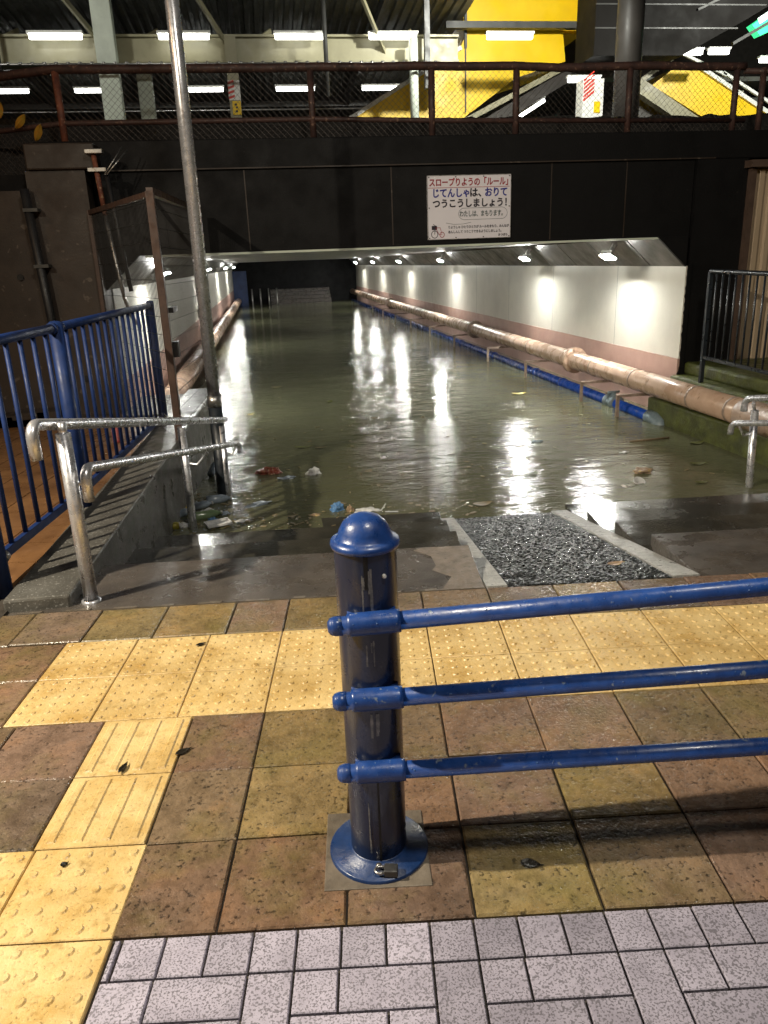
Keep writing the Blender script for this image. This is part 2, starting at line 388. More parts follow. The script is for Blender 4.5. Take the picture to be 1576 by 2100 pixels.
for a, b in zip(far_u, far_u[1:]): brown(a, 0.006, b, 0.312)
left_u = [-3.25+0.3*i for i in range(12)]
for r in range(2):      # left of the tactile band
    v1 = -0.3*r
    us = [-3.0+0.3*i for i in range(11)]
    for a, b in zip(us, us[1:]): brown(a, v1-0.3, b, v1)
for r in range(2):      # left of the guide bars
    v1 = -0.6-0.3*r
    us = [-3.25+0.3*i for i in range(12)]+[0.353]
    for a, b in zip(us, us[1:]): brown(a, v1-0.3, b, v1)
for r in range(3):      # right of the guide bars
    v1 = -0.6-0.3*r
    us = [0.657, 0.9]+[1.2+0.3*i for i in range(14)]
    for a, b in zip(us, us[1:]): brown(a, v1-0.3, b, v1)
for r in range(6):      # left of the blister tiles
    for i in range(10): brown(-0.237-0.3*(i+1), -1.5-0.3*r, -0.237-0.3*i, -1.2-0.3*r)
struct(mb.build('paver_path', 'paver_brown'))

# ---- yellow tactile paving
mb = MB()
def dome(u, v, r=0.0125, h=0.0045, n=10):
    c = mb.verts([g(u+r*math.cos(2*math.pi*k/n), v+r*math.sin(2*math.pi*k/n), 0.0) for k in range(n)])
    d = mb.verts([g(u+0.66*r*math.cos(2*math.pi*k/n), v+0.66*r*math.sin(2*math.pi*k/n), h) for k in range(n)])
    for k in range(n):
        f = mb.face([c[k], c[(k+1) % n], d[(k+1) % n], d[k]])
    mb.face(d)
def blister(u0, v0, n=6):
    slab(mb, u0, v0, u0+0.3, v0+0.3, 0.0006, gap=0.0022, bev=0.0025, jit=0.0008)
    st = 0.3/n
    for i in range(n):
        for j in range(n): dome(u0+st*(i+0.5), v0+st*(j+0.5), 0.0125 if n > 5 else 0.0145)
for k in range(16):
    for r in range(2): blister(0.3*k, -0.3*(r+1))
for r in range(2):
    u0, v0 = 0.354, -0.9-0.3*r
    slab(mb, u0, v0, u0+0.3, v0+0.3, 0.0006, gap=0.0022, bev=0.0025)
    for q in range(4):
        uc = u0+0.0375+0.075*q
        p = [g(uc-0.015, v0+0.018, 0), g(uc+0.015, v0+0.018, 0), g(uc+0.015, v0+0.282, 0), g(uc-0.015, v0+0.282, 0),
             g(uc-0.0095, v0+0.024, 0.005), g(uc+0.0095, v0+0.024, 0.005), g(uc+0.0095, v0+0.276, 0.005), g(uc-0.0095, v0+0.276, 0.005)]
        mb.hexa(p)
for i in range(3):
    for r in range(6): blister(0.363-0.3*i, -1.5-0.3*r, 5)
struct(mb.build('tactile_path', 'tactile_yellow'))

# ---- small granite pavers nearest the camera
mb = MB()
def gran(u0, v0, u1, v1):
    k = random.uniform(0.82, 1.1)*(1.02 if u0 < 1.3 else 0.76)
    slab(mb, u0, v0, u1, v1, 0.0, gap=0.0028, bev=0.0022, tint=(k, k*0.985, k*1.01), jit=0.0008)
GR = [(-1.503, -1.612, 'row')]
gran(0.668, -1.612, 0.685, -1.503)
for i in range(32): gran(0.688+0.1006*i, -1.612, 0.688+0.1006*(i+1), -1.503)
for blk in range(1):     # two-row bond: double, upright, square
    vt = -1.612-0.206*blk; vm = vt-0.103; vb = vt-0.206
    s0 = 0.786+0.2*(blk % 2)
    gran(0.668, vm, s0, vt); gran(0.668, vb, s0-0.1 if s0 > 0.8 else s0+0.085, vm) if s0 > 0.8 else None
    if s0 <= 0.8: gran(0.668, vb, s0+0.085, vm)
    for i in range(8):
        b = s0+0.402*i
        gran(b, vm, b+0.204, vt)                                   # double
        gran(b+0.204, vb, b+0.304, vt)                             # upright
        gran(b+0.304, vm, b+0.402, vt)                             # square
        gran(b+0.304, vb, b+0.506, vm)                             # double below
        gran(b+0.104 if i else max(b+0.088, s0 if s0 > 0.8 else 0), vb, b+0.204, vm)
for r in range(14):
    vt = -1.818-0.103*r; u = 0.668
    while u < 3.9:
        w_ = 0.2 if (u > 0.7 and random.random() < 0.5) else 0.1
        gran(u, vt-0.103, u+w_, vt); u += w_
struct(mb.build('granite_path', 'granite'))

# ------------------------------------------------------------------ steps, ramp
NV = [0.95+0.605*k for k in range(6)]; NH = [-0.03-0.138*k for k in range(6)]
def steps(u0, u1, name):
    for part in (0, 1):
        mb = MB()
        if part == 0: pts = [(0.315, -0.012), (NV[0], NH[0]), (NV[0], NH[0]-0.06), (0.315, -0.5)]
        else:
            pts = [(0.4, -0.55), (NV[0]-0.004, NH[0]-0.061), (NV[0]-0.004, NH[0]-0.138)]
            for k in range(1, 6): pts += [(NV[k], NH[k]), (NV[k]+0.006, NH[k]-0.138)]
            pts += [(NV[5]+0.3, -2.3), (0.4, -2.3)]
        a = mb.verts([g(u0, v, h) for v, h in pts]); b = mb.verts([g(u1, v, h) for v, h in pts]); n = len(pts)
        for k in range(n): mb.face([a[k], a[(k+1) % n], b[(k+1) % n], b[k]])
        mb.face(a); mb.face(list(reversed(b)))
        struct(mb.build(name, 'step_concrete' if part == 0 else 'step_wet', bevel=0.007))
steps(-0.45, 1.80, 'steps_path'); steps(2.785, 7.0, 'steps_path')
def rslab(u0, u1, v0, v1, lift, mat, name):
    mb = MB(); T = 0.2
    f = lambda u, v, d: g(u, v, -T*(v-0.315)+lift-d)
    mb.hexa([f(u0, v0, 0.5), f(u1, v0, 0.5), f(u1, v1, 0.5), f(u0, v1, 0.5), f(u0, v0, 0), f(u1, v0, 0), f(u1, v1, 0), f(u0, v1, 0)])
    return struct(mb.build(name, mat))
rslab(1.90, 2.655, 0.315, 4.2, -0.012, 'asphalt_ramp', 'ramp_path')
mb = MB(); rows = []
for j in range(235):
    row = []
    for i in range(76):
        u = 1.9005+0.01005*i; v = 0.3165+0.0105*j
        uu = u+(random.uniform(-0.004, 0.004) if 0 < i < 75 else 0); vv = v+(random.uniform(-0.004, 0.004) if j else 0)
        row.append(mb.bm.verts.new(g(uu, vv, -0.2*(v-0.315)+0.002-random.random()**1.6*0.0075)))
    rows.append(row)
for a, b in zip(rows, rows[1:]):
    for i in range(75): mb.face([a[i], a[i+1], b[i+1], b[i]])
struct(mb.build('asphalt_path', 'asphalt_ramp'))
for (a, b) in ((0.315, 0.72), (0.724, 1.2), (1.204, 4.2)):
    rslab(1.803, 1.897, a, b, 0.006, 'strip_concrete', 'ramp_edge_path')
    rslab(2.658, 2.782, a, b, 0.006, 'strip_concrete', 'ramp_edge_path')
# thin mortar fillet along the paving edge and the pale worn patch beside the ramp
mb = MB()
for k in range(40):
    u = -0.35+0.055*k
    if u > 1.79: break
    w = 0.018+0.012*math.sin(k*1.7)+random.uniform(-0.004, 0.004)
    mb.hexa([g(u, 0.316, -0.03), g(u+0.055, 0.316, -0.03), g(u+0.055, 0.325+w, -0.03), g(u, 0.325+w, -0.03), g(u, 0.316, 0.001), g(u+0.055, 0.316, 0.001), g(u+0.055, 0.325+w, -0.008), g(u, 0.325+w, -0.008)])
tag(struct(mb.build('mortar_path', 'pad_concrete')))
mb = MB()
poly = [(1.60, 0.345), (1.795, 0.345), (1.795, 0.93), (1.555, 0.935), (1.50, 0.90), (1.585, 0.80), (1.60, 0.66), (1.575, 0.6), (1.66, 0.5)]
mb.prism([g(u, v, -0.0105-0.028*(v-0.315)) for u, v in poly], EN*-0.01)
struct(mb.build('worn_patch_path', 'worn_patch'))

# ------------------------------------------------------------------ flood water
mb = MB(); mb.box((-1.64, 4.2, -0.9), (8.0, 41.5, WATER)); w = mb.build('water', 'flood_water'); struct(w)

# ------------------------------------------------------------------ left retaining wall and walkway
def rx(y): return -1.035+0.0776*(y-3.45)
mb = MB()
y0, y1 = 3.42, 8.5
def rw(y, x, z): return V((rx(y)+x, y, z))
mb.hexa([rw(y0, -0.3, -1.5), rw(y0, 0, -1.5), rw(y1, 0, -1.5), rw(y1, -0.3, -1.5), rw(y0, -0.3, 0.03), rw(y0, 0, 0.03), rw(y1, 0, 0.2), rw(y1, -0.3, 0.2)])
tag(mb.build('retaining_wall', 'retaining_concrete', bevel=0.012), 'grey wet concrete retaining wall with sloping speckled top beside the flooded steps', 'retaining wall')
mb = MB()
mb.hexa([V((-9, 2.4, -0.5)), V((-1.33, 3.3, -0.5)), V((-0.9, 8.2, -0.5)), V((-9, 8.2, -0.5)), V((-9, 2.4, -0.03)), V((-1.33, 3.3, -0.02)), V((-0.9, 8.2, -0.02)), V((-9, 8.2, -0.02))])
struct(mb.build('walkway', 'joint_dark'))
mb = MB()
for i in range(20):
    for j in range(16):
        u = -2.6-0.3+0.3*(j-8)+0; v = 0.325+0.3*i
        p = g(u, v)
        for (a, b) in ((u, v),):
            x1 = g(a+0.3, b).x
            yy = g(a, b+0.15).y
            if yy > 8.0 or x1 > -1.2+0.0776*(yy-3.45)-0.05: continue
            P = [g(a+0.004, b+0.004), g(a+0.296, b+0.004), g(a+0.296, b+0.296), g(a+0.004, b+0.296)]
            mb.hexa([V((q.x, q.y, -0.05)) for q in P]+[V((q.x, q.y, 0.0)) for q in P])
struct(mb.build('walkway_path', 'walkway_brick'))
mb = MB(); mb.box((-1.62, 8.2, -1.5), (-0.72, 9.5, 0.0)); struct(mb.build('walkway_end', 'retaining_concrete', bevel=0.01))

# ------------------------------------------------------------------ underpass
U = empty('underpass', (1.5, 8.6, WATER), 'flooded pedestrian underpass with white and pink side walls and dark portal', 'underpass')
XL, XR, YP, YE = -1.62, 4.66, 8.6, 41.0
mb = MB()
mb.box((XL, YP, 1.6), (XR, YE, 1.9)); mb.build('ceiling', 'ceiling_grey', U)
mb = MB(); mb.box((XR, YP-0.235, 0.24), (XR+0.029, YE, 1.268)); rwall = mb.build('side_wall', 'tunnel_white', U)
mb = MB(); mb.box((XR-0.012, YP-0.237, -1.6), (XR+0.029, YE, 0.238)); mb.build('dado', 'tunnel_pink', U)
mb = MB(); mb.box((XL-0.4, YP, 0.30), (XL, YE, 2.2)); mb.build('side_wall', 'tunnel_white', U)
mb = MB(); mb.box((XL-0.4, YP, -1.6), (XL+0.012, YE, 0.298)); mb.build('dado', 'tunnel_pink', U)
mb = MB(); mb.prism([(XR-0.002, YP-0.198, 1.265), (XR-0.002, YP-0.198, 1.583), (4.31, YP-0.198, 1.583)], (0, YE-YP, 0)); mb.build('haunch', 'haunch_grey', U)
mb = MB(); mb.prism([(XL+0.002, YP-0.198, 1.265), (XL+0.002, YP-0.198, 1.583), (-1.26, YP-0.198, 1.583)], (0, YE-YP, 0)); mb.build('haunch', 'haunch_grey', U)
# panel joints on the white wall and haunch ribs
y = YP+1.5
while y < YE:
    mb = MB(); mb.box((XR-0.0015, y, 0.24), (XR+0.01, y+0.006, 1.262)); y += 2.4
    mb.build('wall_joint', 'ceiling_grey', U)
y = YP+0.6
while y < YE:
    mb = MB(); mb.beam((XR-0.02, y, 1.28), (4.31, y, 1.585), 0.03, 0.012, up=(0.7, 0, 0.7)); mb.build('haunch_rib', 'haunch_grey', U)
    y += 1.15
# fascia of the portal
mb = MB(); mb.box((-4.2, YP-0.2, 1.585), (XR+0.02, YP+0.28, 2.36)); mb.build('lintel', 'charcoal', U)
for xw, xi in ((XR-0.004, 4.30), (XL+0.004, -1.25)):
    mb = MB(); mb.prism([(xw, YP-0.24, 1.262), (xw, YP-0.24, 1.584), (xi, YP-0.24, 1.584)], (0, 0.04, 0)); mb.build('corner_gusset', 'charcoal', U)
mb = MB(); mb.box((-2.1, YP-0.23, 2.363), (9.4, YP+0.28, 2.64)); mb.build('coping', 'charcoal', U, bevel=0.012)
mb = MB(); mb.box((-1.2, YP-0.215, 1.563), (4.32, YP-0.13, 1.583)); mb.build('lit_edge', 'pale_steel', U)  # pale strip paints the light along the lintel's lower edge
mb = MB()
for x in (-0.15, 1.34, 3.06, 3.9): mb.box((x, YP-0.203, 1.6), (x+0.012, YP-0.19, 2.36))
mb.box((-1.5, YP-0.236, 2.366), (4.9, YP-0.22, 2.378))
mb.build('panel_joint', 'brown_wall', U)
mb = MB(); mb.box((XR+0.03, YP-0.24, -1.6), (5.29, YP+0.3, 2.36)); pier = mb.build('pier', 'charcoal', U)
mb = MB()
rag = [(XR+0.06, 1.3)]+[(XR+0.012-random.random()**3*(0.012 if k < 38 else 0.06), 1.27-0.03*k) for k in range(62)]+[(XR+0.06, -0.6)]
mb.prism([(x_, YP-0.243, z_) for x_, z_ in rag], (0, -0.012, 0))
mb.build('peeling_edge', 'charcoal', U)
# far end: a flight of steps rising behind a blue panel
mb = MB(); mb.box((XL-0.4, YE, -1.6), (XR+0.4, YE+0.3, 2.2)); mb.build('end_wall', 'charcoal', U)
mb = MB()
for k in range(5): mb.box((0.2, YE-1.6+0.3*k, -1.0), (3.2, YE-0.01, -0.4+0.16*k))
mb.build('end_steps', 'step_concrete', U)
mb = MB(); mb.box((XL+0.05, YE-1.9, -0.5), (-0.9, YE-1.8, 1.2)); mb.build('end_panel', 'end_blue', U)
mb = MB()
for x in (-0.7, -0.3, 0.1, 0.5): mb.tube([(x, YE-1.7, -0.9), (x, YE-1.7, 0.35)], 0.035, 8)
mb.build('end_rail', 'galvanised', U)

# ---- tunnel lamps on the haunches
def tunnel_lamp(x, y, side, label, strength=True):
    L = empty('wall_lamp', (x, y, 1.40), label, 'lamp', 'lamps along the underpass haunches')
    s = side
    mb = MB(); mb.box((-0.05, -0.16, -0.005), (0.05, 0.16, 0.05)); mb.box((-0.02, -0.03, 0.05), (0.02, 0.03, 0.24)); mb.box((-0.058 if s < 0 else 0.047, -0.165, -0.026), (-0.047 if s < 0 else 0.058, 0.165, 0.05)); o = mb.build('housing', 'galvanised', L, local=True)
    o.rotation_euler = (0, s*math.radians(30 if s > 0 else 14), 0)
    mb = MB(); mb.box((-0.045, -0.15, -0.022), (0.045, 0.15, -0.007)); o = mb.build('diffuser', 'tunnel_glow', L, local=True)
    o.rotation_euler = (0, s*math.radians(30 if s > 0 else 14), 0)
    return L
rl = [9.55, 12.8, 19.2, 25.3, 31.5, 37.5]
names = ['first white lamp on the right haunch, nearest the portal', 'second white lamp on the right haunch from the portal', 'third white lamp on the right haunch from the portal',
         'fourth white lamp on the right haunch from the portal', 'fifth white lamp on the right haunch, deep in the tunnel', 'last white lamp on the right haunch near the tunnel end']
for y, n in zip(rl, names): tunnel_lamp(4.26, y, 1, n)
ll = [10.7, 19.0, 27.5, 34.5]
names = ['first white lamp on the left haunch, seen through the wire gate', 'second white lamp on the left haunch behind the steel pole', 'third white lamp on the left haunch above the left pipe', 'last white lamp on the left haunch near the tunnel end']
for y, n in zip(ll, names): tunnel_lamp(-1.30, y, -1, n)

# ---- beige main and blue pipe along the right wall
P = empty('beige_pipe', (4.36, 6.0, -0.05), 'long beige water main with flanges running along the right wall', 'pipe')
def pz(y): return -0.04+0.0015*(y-9)
mb = MB(); mb.tube([(4.36, y, pz(y)) for y in (6.55, 8, 10, 14, 20, 30, 40.5)], 0.125, 24); mb.build('pipe_run', 'pipe_beige', P)
mb = MB(); mb.tube([(4.37, 6.56, -0.055), (4.40, 5.4, -0.06), (4.42, 3.8, -0.06)], 0.145, 24); mb.build('pipe_end', 'pipe_beige', P)
for y in (10.75, 16.3, 27.9):
    mb = MB(); ax = Matrix.Rotation(-math.pi/2, 3, 'X')
    for q in (-0.03, 0.012): mb.lathe([(0.12, q-0.02), (0.185, q-0.02), (0.185, q+0.012), (0.12, q+0.012)], (4.36, y, pz(y)), 24, ax)
    for k in range(8):
        t = 2*math.pi*k/8+0.2
        c = V((4.36+0.158*math.cos(t), y, pz(y)+0.158*math.sin(t))); mb.tube([c-V((0, 0.075, 0)), c+V((0, 0.06, 0))], 0.014, 6)
    mb.build('flange', 'pipe_beige' if y < 12 else 'pipe_rim', P)
for y in (6.7, 7.4, 8.75, 9.95, 12.6, 18.7, 21.6, 24.5):
    mb = MB(); ax = Matrix.Rotation(-math.pi/2, 3, 'X')
    mb.lathe([(0.12, -0.018), (0.1295, -0.018), (0.1295, 0.018), (0.12, 0.018)], (4.36, y, pz(y)), 24, ax)
    mb.build('band', 'pipe_rim', P)
for y in (8.55, 9.65, 11.95, 14.15, 16.85, 19.5, 22.2, 24.9, 27.6, 30.3):
    mb = MB()
    mb.beam((4.03, y, -1.0), (4.03, y, -0.19), 0.035, 0.035); mb.beam((4.012, y, -0.187), (4.65, y, -0.187), 0.035, 0.03)
    mb.build('support_bracket', 'pipe_rim', P)
B = empty('blue_pipe', (4.33, 8.0, -0.42), 'bright blue water pipe half under water below the beige main', 'pipe')
mb = MB(); mb.tube([(4.30, y, -0.40) for y in (8.25, 12, 20, 40)], 0.062, 18); mb.build('pipe_run', 'pipe_blue', B)
mb = MB(); mb.tube([(4.30, 8.27, -0.40), (4.30, 8.12, -0.405), (4.31, 8.02, -0.44), (4.33, 7.98, -0.56)], 0.082, 18); mb.build('elbow', 'pipe_grey', B)
mb = MB(); mb.tube([(4.5, 8.0, -0.41), (4.95, 8.0, -0.41)], 0.04, 12); mb.build('branch', 'pipe_blue', B)
mb = MB(); ax = Matrix.Rotation(-math.pi/2, 3, 'X')
for q in (-0.11, 0.07): mb.lathe([(0.05, q), (0.105, q), (0.105, q+0.045), (0.05, q+0.045)], (4.30, 9.25, -0.40), 18, ax)
mb.tube([(4.30, 9.25, -0.40), (4.30, 9.25, -0.27)], 0.035, 10); mb.tube([(4.22, 9.25, -0.265), (4.38, 9.25, -0.265)], 0.014, 8); mb.lathe([(0.05, -0.06), (0.09, -0.03), (0.09, 0.03), (0.05, 0.06)], (4.30, 9.25, -0.40), 18, ax)
mb.build('valve', 'pipe_grey', B)
for y in (11.0, 12.2, 14.6, 17.2):
    mb = MB(); mb.lathe([(0.06, -0.04), (0.072, -0.04), (0.072, 0.04), (0.06, 0.04)], (4.30, y, -0.40), 18, ax); mb.build('coupling', 'pipe_blue', B)
LP = empty('left_pipe', (-1.38, 10, -0.15), 'beige banded pipe along the left tunnel wall at the water line', 'pipe')
mb = MB(); mb.tube([(-1.38, y, -0.2) for y in (9.6, 14, 25, 40.5)], 0.15, 20); mb.build('pipe_run', 'pipe_beige', LP)
ax = Matrix.Rotation(-math.pi/2, 3, 'X')
for k in range(14):
    mb = MB(); mb.lathe([(0.14, -0.03), (0.158, -0.03), (0.158, 0.03), (0.14, 0.03)], (-1.38, 11.3+2.0*k, -0.2), 20, ax); mb.build('band', 'pipe_rim', LP)

# ------------------------------------------------------------------ right side: mossy terraces, fence, shed
MW = empty('mossy_wall', (4.6, 7, WATER), 'stepped mossy green retaining wall under the right fence', 'retaining wall')
mb = MB(); mb.box((4.32, 3.0, -1.5), (4.8, YP-0.225, -0.185)); mb.build('lower_ledge', 'moss', MW, bevel=0.02)
mb = MB()
mb.box((4.56, 3.0, -0.184), (5.2, YP-0.225, 0.06)); mb.build('middle_step', 'moss', MW, bevel=0.04)
mb = MB(); mb.box((4.74, 3.0, 0.061), (9.0, YP-0.225, 0.2)); mb.build('upper_step', 'moss', MW, bevel=0.03)
F = empty('black_fence', (4.62, 7.7, 0.2), 'black vertical bar railing on the mossy wall by the beige shed', 'fence')
fx, fy0, fy1 = 4.60, 7.75, 4.6
mb = MB(); mb.tube([(fx, fy0, 1.22), (fx, fy1, 1.17)], 0.024, 10); mb.build('top_rail', 'fence_black', F)
mb = MB(); mb.beam((fx, fy0, 0.33), (fx, fy1, 0.28), 0.03, 0.035); mb.build('bottom_rail', 'fence_black', F)
for y in (fy0, 5.9): 
    mb = MB(); mb.beam((fx, y, 0.0), (fx, y, 1.215), 0.04, 0.04); mb.build('post', 'fence_black', F)
k = 0; y = fy0-0.12
while y > fy1:
    mb = MB(); mb.tube([(fx, y, 0.31), (fx, y, 1.2)], 0.010, 6); mb.build('bar', 'fence_black', F); y -= 0.115
S = empty('shed', (6.2, 8.4, 0.2), 'beige corrugated shed with dark roof trim at the right edge', 'shed')
mb = MB()
x = 5.36; i = 0
pts = []
while x < 9.2:
    pts += [(x, 8.36), (x+0.05, 8.36), (x+0.065, 8.335), (x+0.115, 8.335)]; x += 0.13
a = [mb.bm.verts.new((px, py-1.0*0.06*(px-5.36), 0.0)) for px, py in pts]; b = [mb.bm.verts.new((px, py-0.06*(px-5.36), 2.25)) for px, py in pts]
for k in range(len(pts)-1): mb.face([a[k], a[k+1], b[k+1], b[k]])
mb.box((5.36, 8.45, 0.0), (9.2, 11.0, 2.24)); mb.build('cladding', 'shed_beige', S)
mb = MB(); mb.hexa([V(p) for p in ((5.24, 8.22, 2.26), (9.4, 7.95, 2.26), (9.4, 11.2, 2.26), (5.24, 11.2, 2.26), (5.24, 8.22, 2.33), (9.4, 7.95, 2.33), (9.4, 11.2, 2.45), (5.24, 11.2, 2.45))]); mb.build('roof', 'shed_trim', S)
mb = MB(); mb.box((5.293, 8.30, 0.0), (5.358, 8.41, 2.255)); mb.build('corner_post', 'shed_trim', S)

# ------------------------------------------------------------------ left walls
LWl = empty('side_wall', (-3, 8.3, 0), 'dark brown concrete wall with drain holes behind the blue fence', 'wall')
mb = MB(); mb.box((-9.0, 8.22, -1.2), (-2.16, 8.7, 2.2)); mb.build('wall_face', 'brown_wall', LWl)
mb = MB(); mb.box((-2.158, 8.14, -1.2), (-1.62, 8.7, 2.36)); mb.build('buttress', 'brown_wall', LWl)
mb = MB(); mb.box((-2.13, 8.1, 2.364), (-1.5, 8.36, 2.59)); mb.build('wall_cap', 'brown_wall', LWl, bevel=0.015)
mb = MB()
for (x, z) in ((-2.38, 1.42), (-1.9, 0.42), (-1.62-0.1, 0.25)): mb.tube([(x, 8.2 if x < -2.16 else 8.12, z), (x, 8.5, z)], 0.03, 12)
mb.build('drain_hole', 'black_gap', LWl)
mb = MB()
for k in range(30):
    x = -8+random.uniform(0, 5.7); mb.box((x, 7.95, -0.02), (x+random.uniform(0.15, 0.4), 8.2, random.uniform(0.06, 0.16)))
mb.box((-9, 8.0, -0.02), (-1.7, 8.13, 0.05))
mb.build('wall_footing', 'brown_wall', LWl)
D = empty('drain_pipe', (-2.12, 8.1, 0), 'black vertical drain pipe clipped to the brown left wall', 'drain pipe')
mb = MB(); mb.tube([(-2.17, 8.07, 2.2), (-2.12, 8.07, 1.0), (-2.08, 8.07, 0.0)], 0.042, 12); mb.build('pipe_run', 'black_paint', D)
for z in (2.0, 1.5, 0.8):
    mb = MB(); mb.box((-2.2+0.02*(2-z), 8.02, z), (-2.07+0.03*(2-z), 8.139, z+0.03)); mb.build('clip', 'steel_dark', D)
CP = empty('conduit_pole', (-1.5, 8.05, 1.2), 'thin rusty white conduit pipe with cap on the wall beside the gate', 'conduit')
mb = MB(); mb.tube([(-1.50, 8.04, 2.48), (-1.47, 8.04, 1.95)], 0.024, 10); mb.build('pipe_run', 'rust', CP)
mb = MB(); mb.tube([(-1.47, 8.04, 1.95), (-1.40, 8.04, 1.2), (-1.37, 8.1, 1.02), (-1.3, 8.15, 0.9)], 0.019, 10); mb.build('lower_run', 'galvanised', CP)
mb = MB(); mb.box((-1.57, 7.98, 2.48), (-1.41, 8.1, 2.52)); mb.build('cap', 'galvanised', CP, bevel=0.006)
mb = MB(); mb.box((-1.56, 7.99, 2.33), (-1.40, 8.09, 2.36)); mb.tube([(-1.42, 8.0, 2.3), (-1.24, 8.1, 2.55)], 0.006, 6); mb.tube([(-1.40, 8.0, 2.3), (-1.2, 8.1, 2.52)], 0.006, 6); mb.build('clamp', 'galvanised', CP)
mb = MB(); mb.tube([(-1.41, 8.06, 2.3), (-1.33, 8.06, 1.25)], 0.022, 10); tag(mb.build('cable_duct', 'black_paint'), 'dark cable duct running beside the thin conduit pipe', 'cable duct')

# ------------------------------------------------------------------ wire mesh gate on the retaining wall
GT = empty('mesh_gate', (-0.8, 7.0, 0.2), 'brown framed wire mesh gate and screen above the retaining wall', 'gate')
gp = [(-0.815, 6.28, 0.10, 2.0, 0.06), (-0.675, 8.08, 0.15, 2.02, 0.06), (-1.61, 8.06, 0.0, 2.0, 0.05)]
for x, y, z0, z1, wd in gp:
    mb = MB(); mb.beam((x, y, z0), (x, y, z1), wd, wd); mb.build('post', 'brown_post', GT, bevel=0.004)
def panel(a, b, z0a, z0b, z1, pitch_v, pitch_h, rad, nm):
    a, b = V((a[0], a[1], 0)), V((b[0], b[1], 0)); L = (b-a).length; d = (b-a)/L
    mb = MB(); n = int(L/pitch_v)
    for k in range(1, n):
        p = a+d*(L*k/n); z0 = z0a+(z0b-z0a)*k/n
        mb.tube([p+V((0, 0, z0)), p+V((0, 0, z1))], rad, 3, caps=False)
    z = min(z0a, z0b)+0.05
    while z < z1:
        mb.tube([a+V((0, 0, z)), b+V((0, 0, z))], rad*1.2, 3, caps=False); z += pitch_h
    return mb.build(nm, 'mesh_wire', GT)
panel(gp[0], gp[1], 0.16, 0.22, 1.95, 0.036, 0.14, 0.0021, 'mesh_panel')
panel(gp[2], gp[0], 0.06, 0.12, 1.95, 0.036, 0.14, 0.0021, 'mesh_panel')
mb = MB(); mb.beam((-0.815, 6.28, 2.0), (-0.675, 8.08, 2.0), 0.05, 0.05); mb.beam((-1.61, 8.06, 1.98), (-0.815, 6.28, 1.98), 0.04, 0.04); mb.build('top_bar', 'brown_post', GT)
for lo, hi in (((-0.79, 6.32, 1.12), (-0.75, 6.62, 1.16)), ((-0.80, 6.3, 0.78), (-0.74, 6.38, 0.9)), ((-0.70, 7.9, 0.98), (-0.66, 8.06, 1.05))):
    mb = MB(); mb.box(lo, hi); mb.build('latch', 'black_paint', GT)

# ------------------------------------------------------------------ blue bar fence on the left
BF = empty('blue_fence', (-1.25, 4.7, 0), 'blue vertical bar fence along the left walkway', 'fence')
fl = [(-1.385, 3.6), (-1.238, 4.73), (-1.045, 7.2)]
for i, (x, y) in enumerate(fl):
    mb = MB(); mb.tube([(x, y, -0.05), (x, y, 1.17)], 0.042 if i in (0, 1) else 0.03, 14)
    mb.lathe([(0.042 if i in (0, 1) else 0.03, 1.17), (0.03, 1.185), (0.0, 1.19)], (x, y, 0), 14); mb.build('post', 'fence_blue', BF)
for (a, b) in zip(fl, fl[1:]):
    a3, b3 = V((a[0], a[1], 0)), V((b[0], b[1], 0)); L = (b3-a3).length; d = (b3-a3)/L
    mb = MB(); mb.tube([a3+V((0, 0, 1.15))+d*0.03, b3+V((0, 0, 1.15))-d*0.03], 0.026, 12); mb.build('top_rail', 'fence_blue', BF)
    mb = MB(); mb.beam(a3+V((0, 0, 0.17))+d*0.03, b3+V((0, 0, 0.17))-d*0.03, 0.028, 0.045); mb.build('bottom_rail', 'fence_blue', BF)
    n = int(round(L/0.163))
    for k in range(1, n):
        p = a3+d*(L*k/n)
        mb = MB(); mb.tube([p+V((0, 0, 0.18)), p+V((0, 0, 1.14))], 0.0135, 8); mb.build('bar', 'fence_blue', BF)
    for e, sgn in ((a3, 1), (b3, -1)):
        mb = MB(); mb.tube([e+d*sgn*0.045+V((0, 0, 1.15)), e+d*sgn*0.07+V((0, 0, 1.15))], 0.033, 12); mb.build('rail_socket', 'fence_blue', BF); mb = MB(); mb.tube([e+d*sgn*0.04+V((0, 0, 0.155)), e+d*sgn*0.075+V((0, 0, 0.165))], 0.03, 12); mb.build('rail_socket', 'galvanised', BF)

# ------------------------------------------------------------------ stainless handrails
def handrail(name, label, posts, up, low):
    H = empty(name, posts[0][0], label, 'handrail')
    for (a, b, r) in posts:
        mb = MB(); mb.tube([a, b], r, 16); mb.build('post', 'stainless', H)
    for nm, path, r in (('top_rail', up, 0.026), ('lower_rail', low, 0.024)):
        mb = MB(); mb.tube(path, r, 18); mb.build(nm, 'stainless', H)
    return H
def bendpath(s0, s1, drop0, drop1, rb=0.06):
    """rail from s0 to s1 with short downward returns at the ends"""
    s0, s1 = V(s0), V(s1); d = (s1-s0).normalized(); pts = []
    dn = V((0, 0, -1))
    if drop0:
        pts.append(s0+dn*drop0)
        for k in range(6):
            t = math.pi/2*k/5
            pts.append(s0+dn*rb+d*rb+(-d*math.cos(t)-dn*math.sin(t))*rb)
    else: pts.append(s0)
    if drop1:
        for k in range(6):
            t = math.pi/2*k/5
            pts.append(s1+dn*rb-d*rb+(d*math.sin(t)-dn*math.cos(t))*rb)
        pts.append(s1+dn*drop1)
    else: pts.append(s1)
    return pts
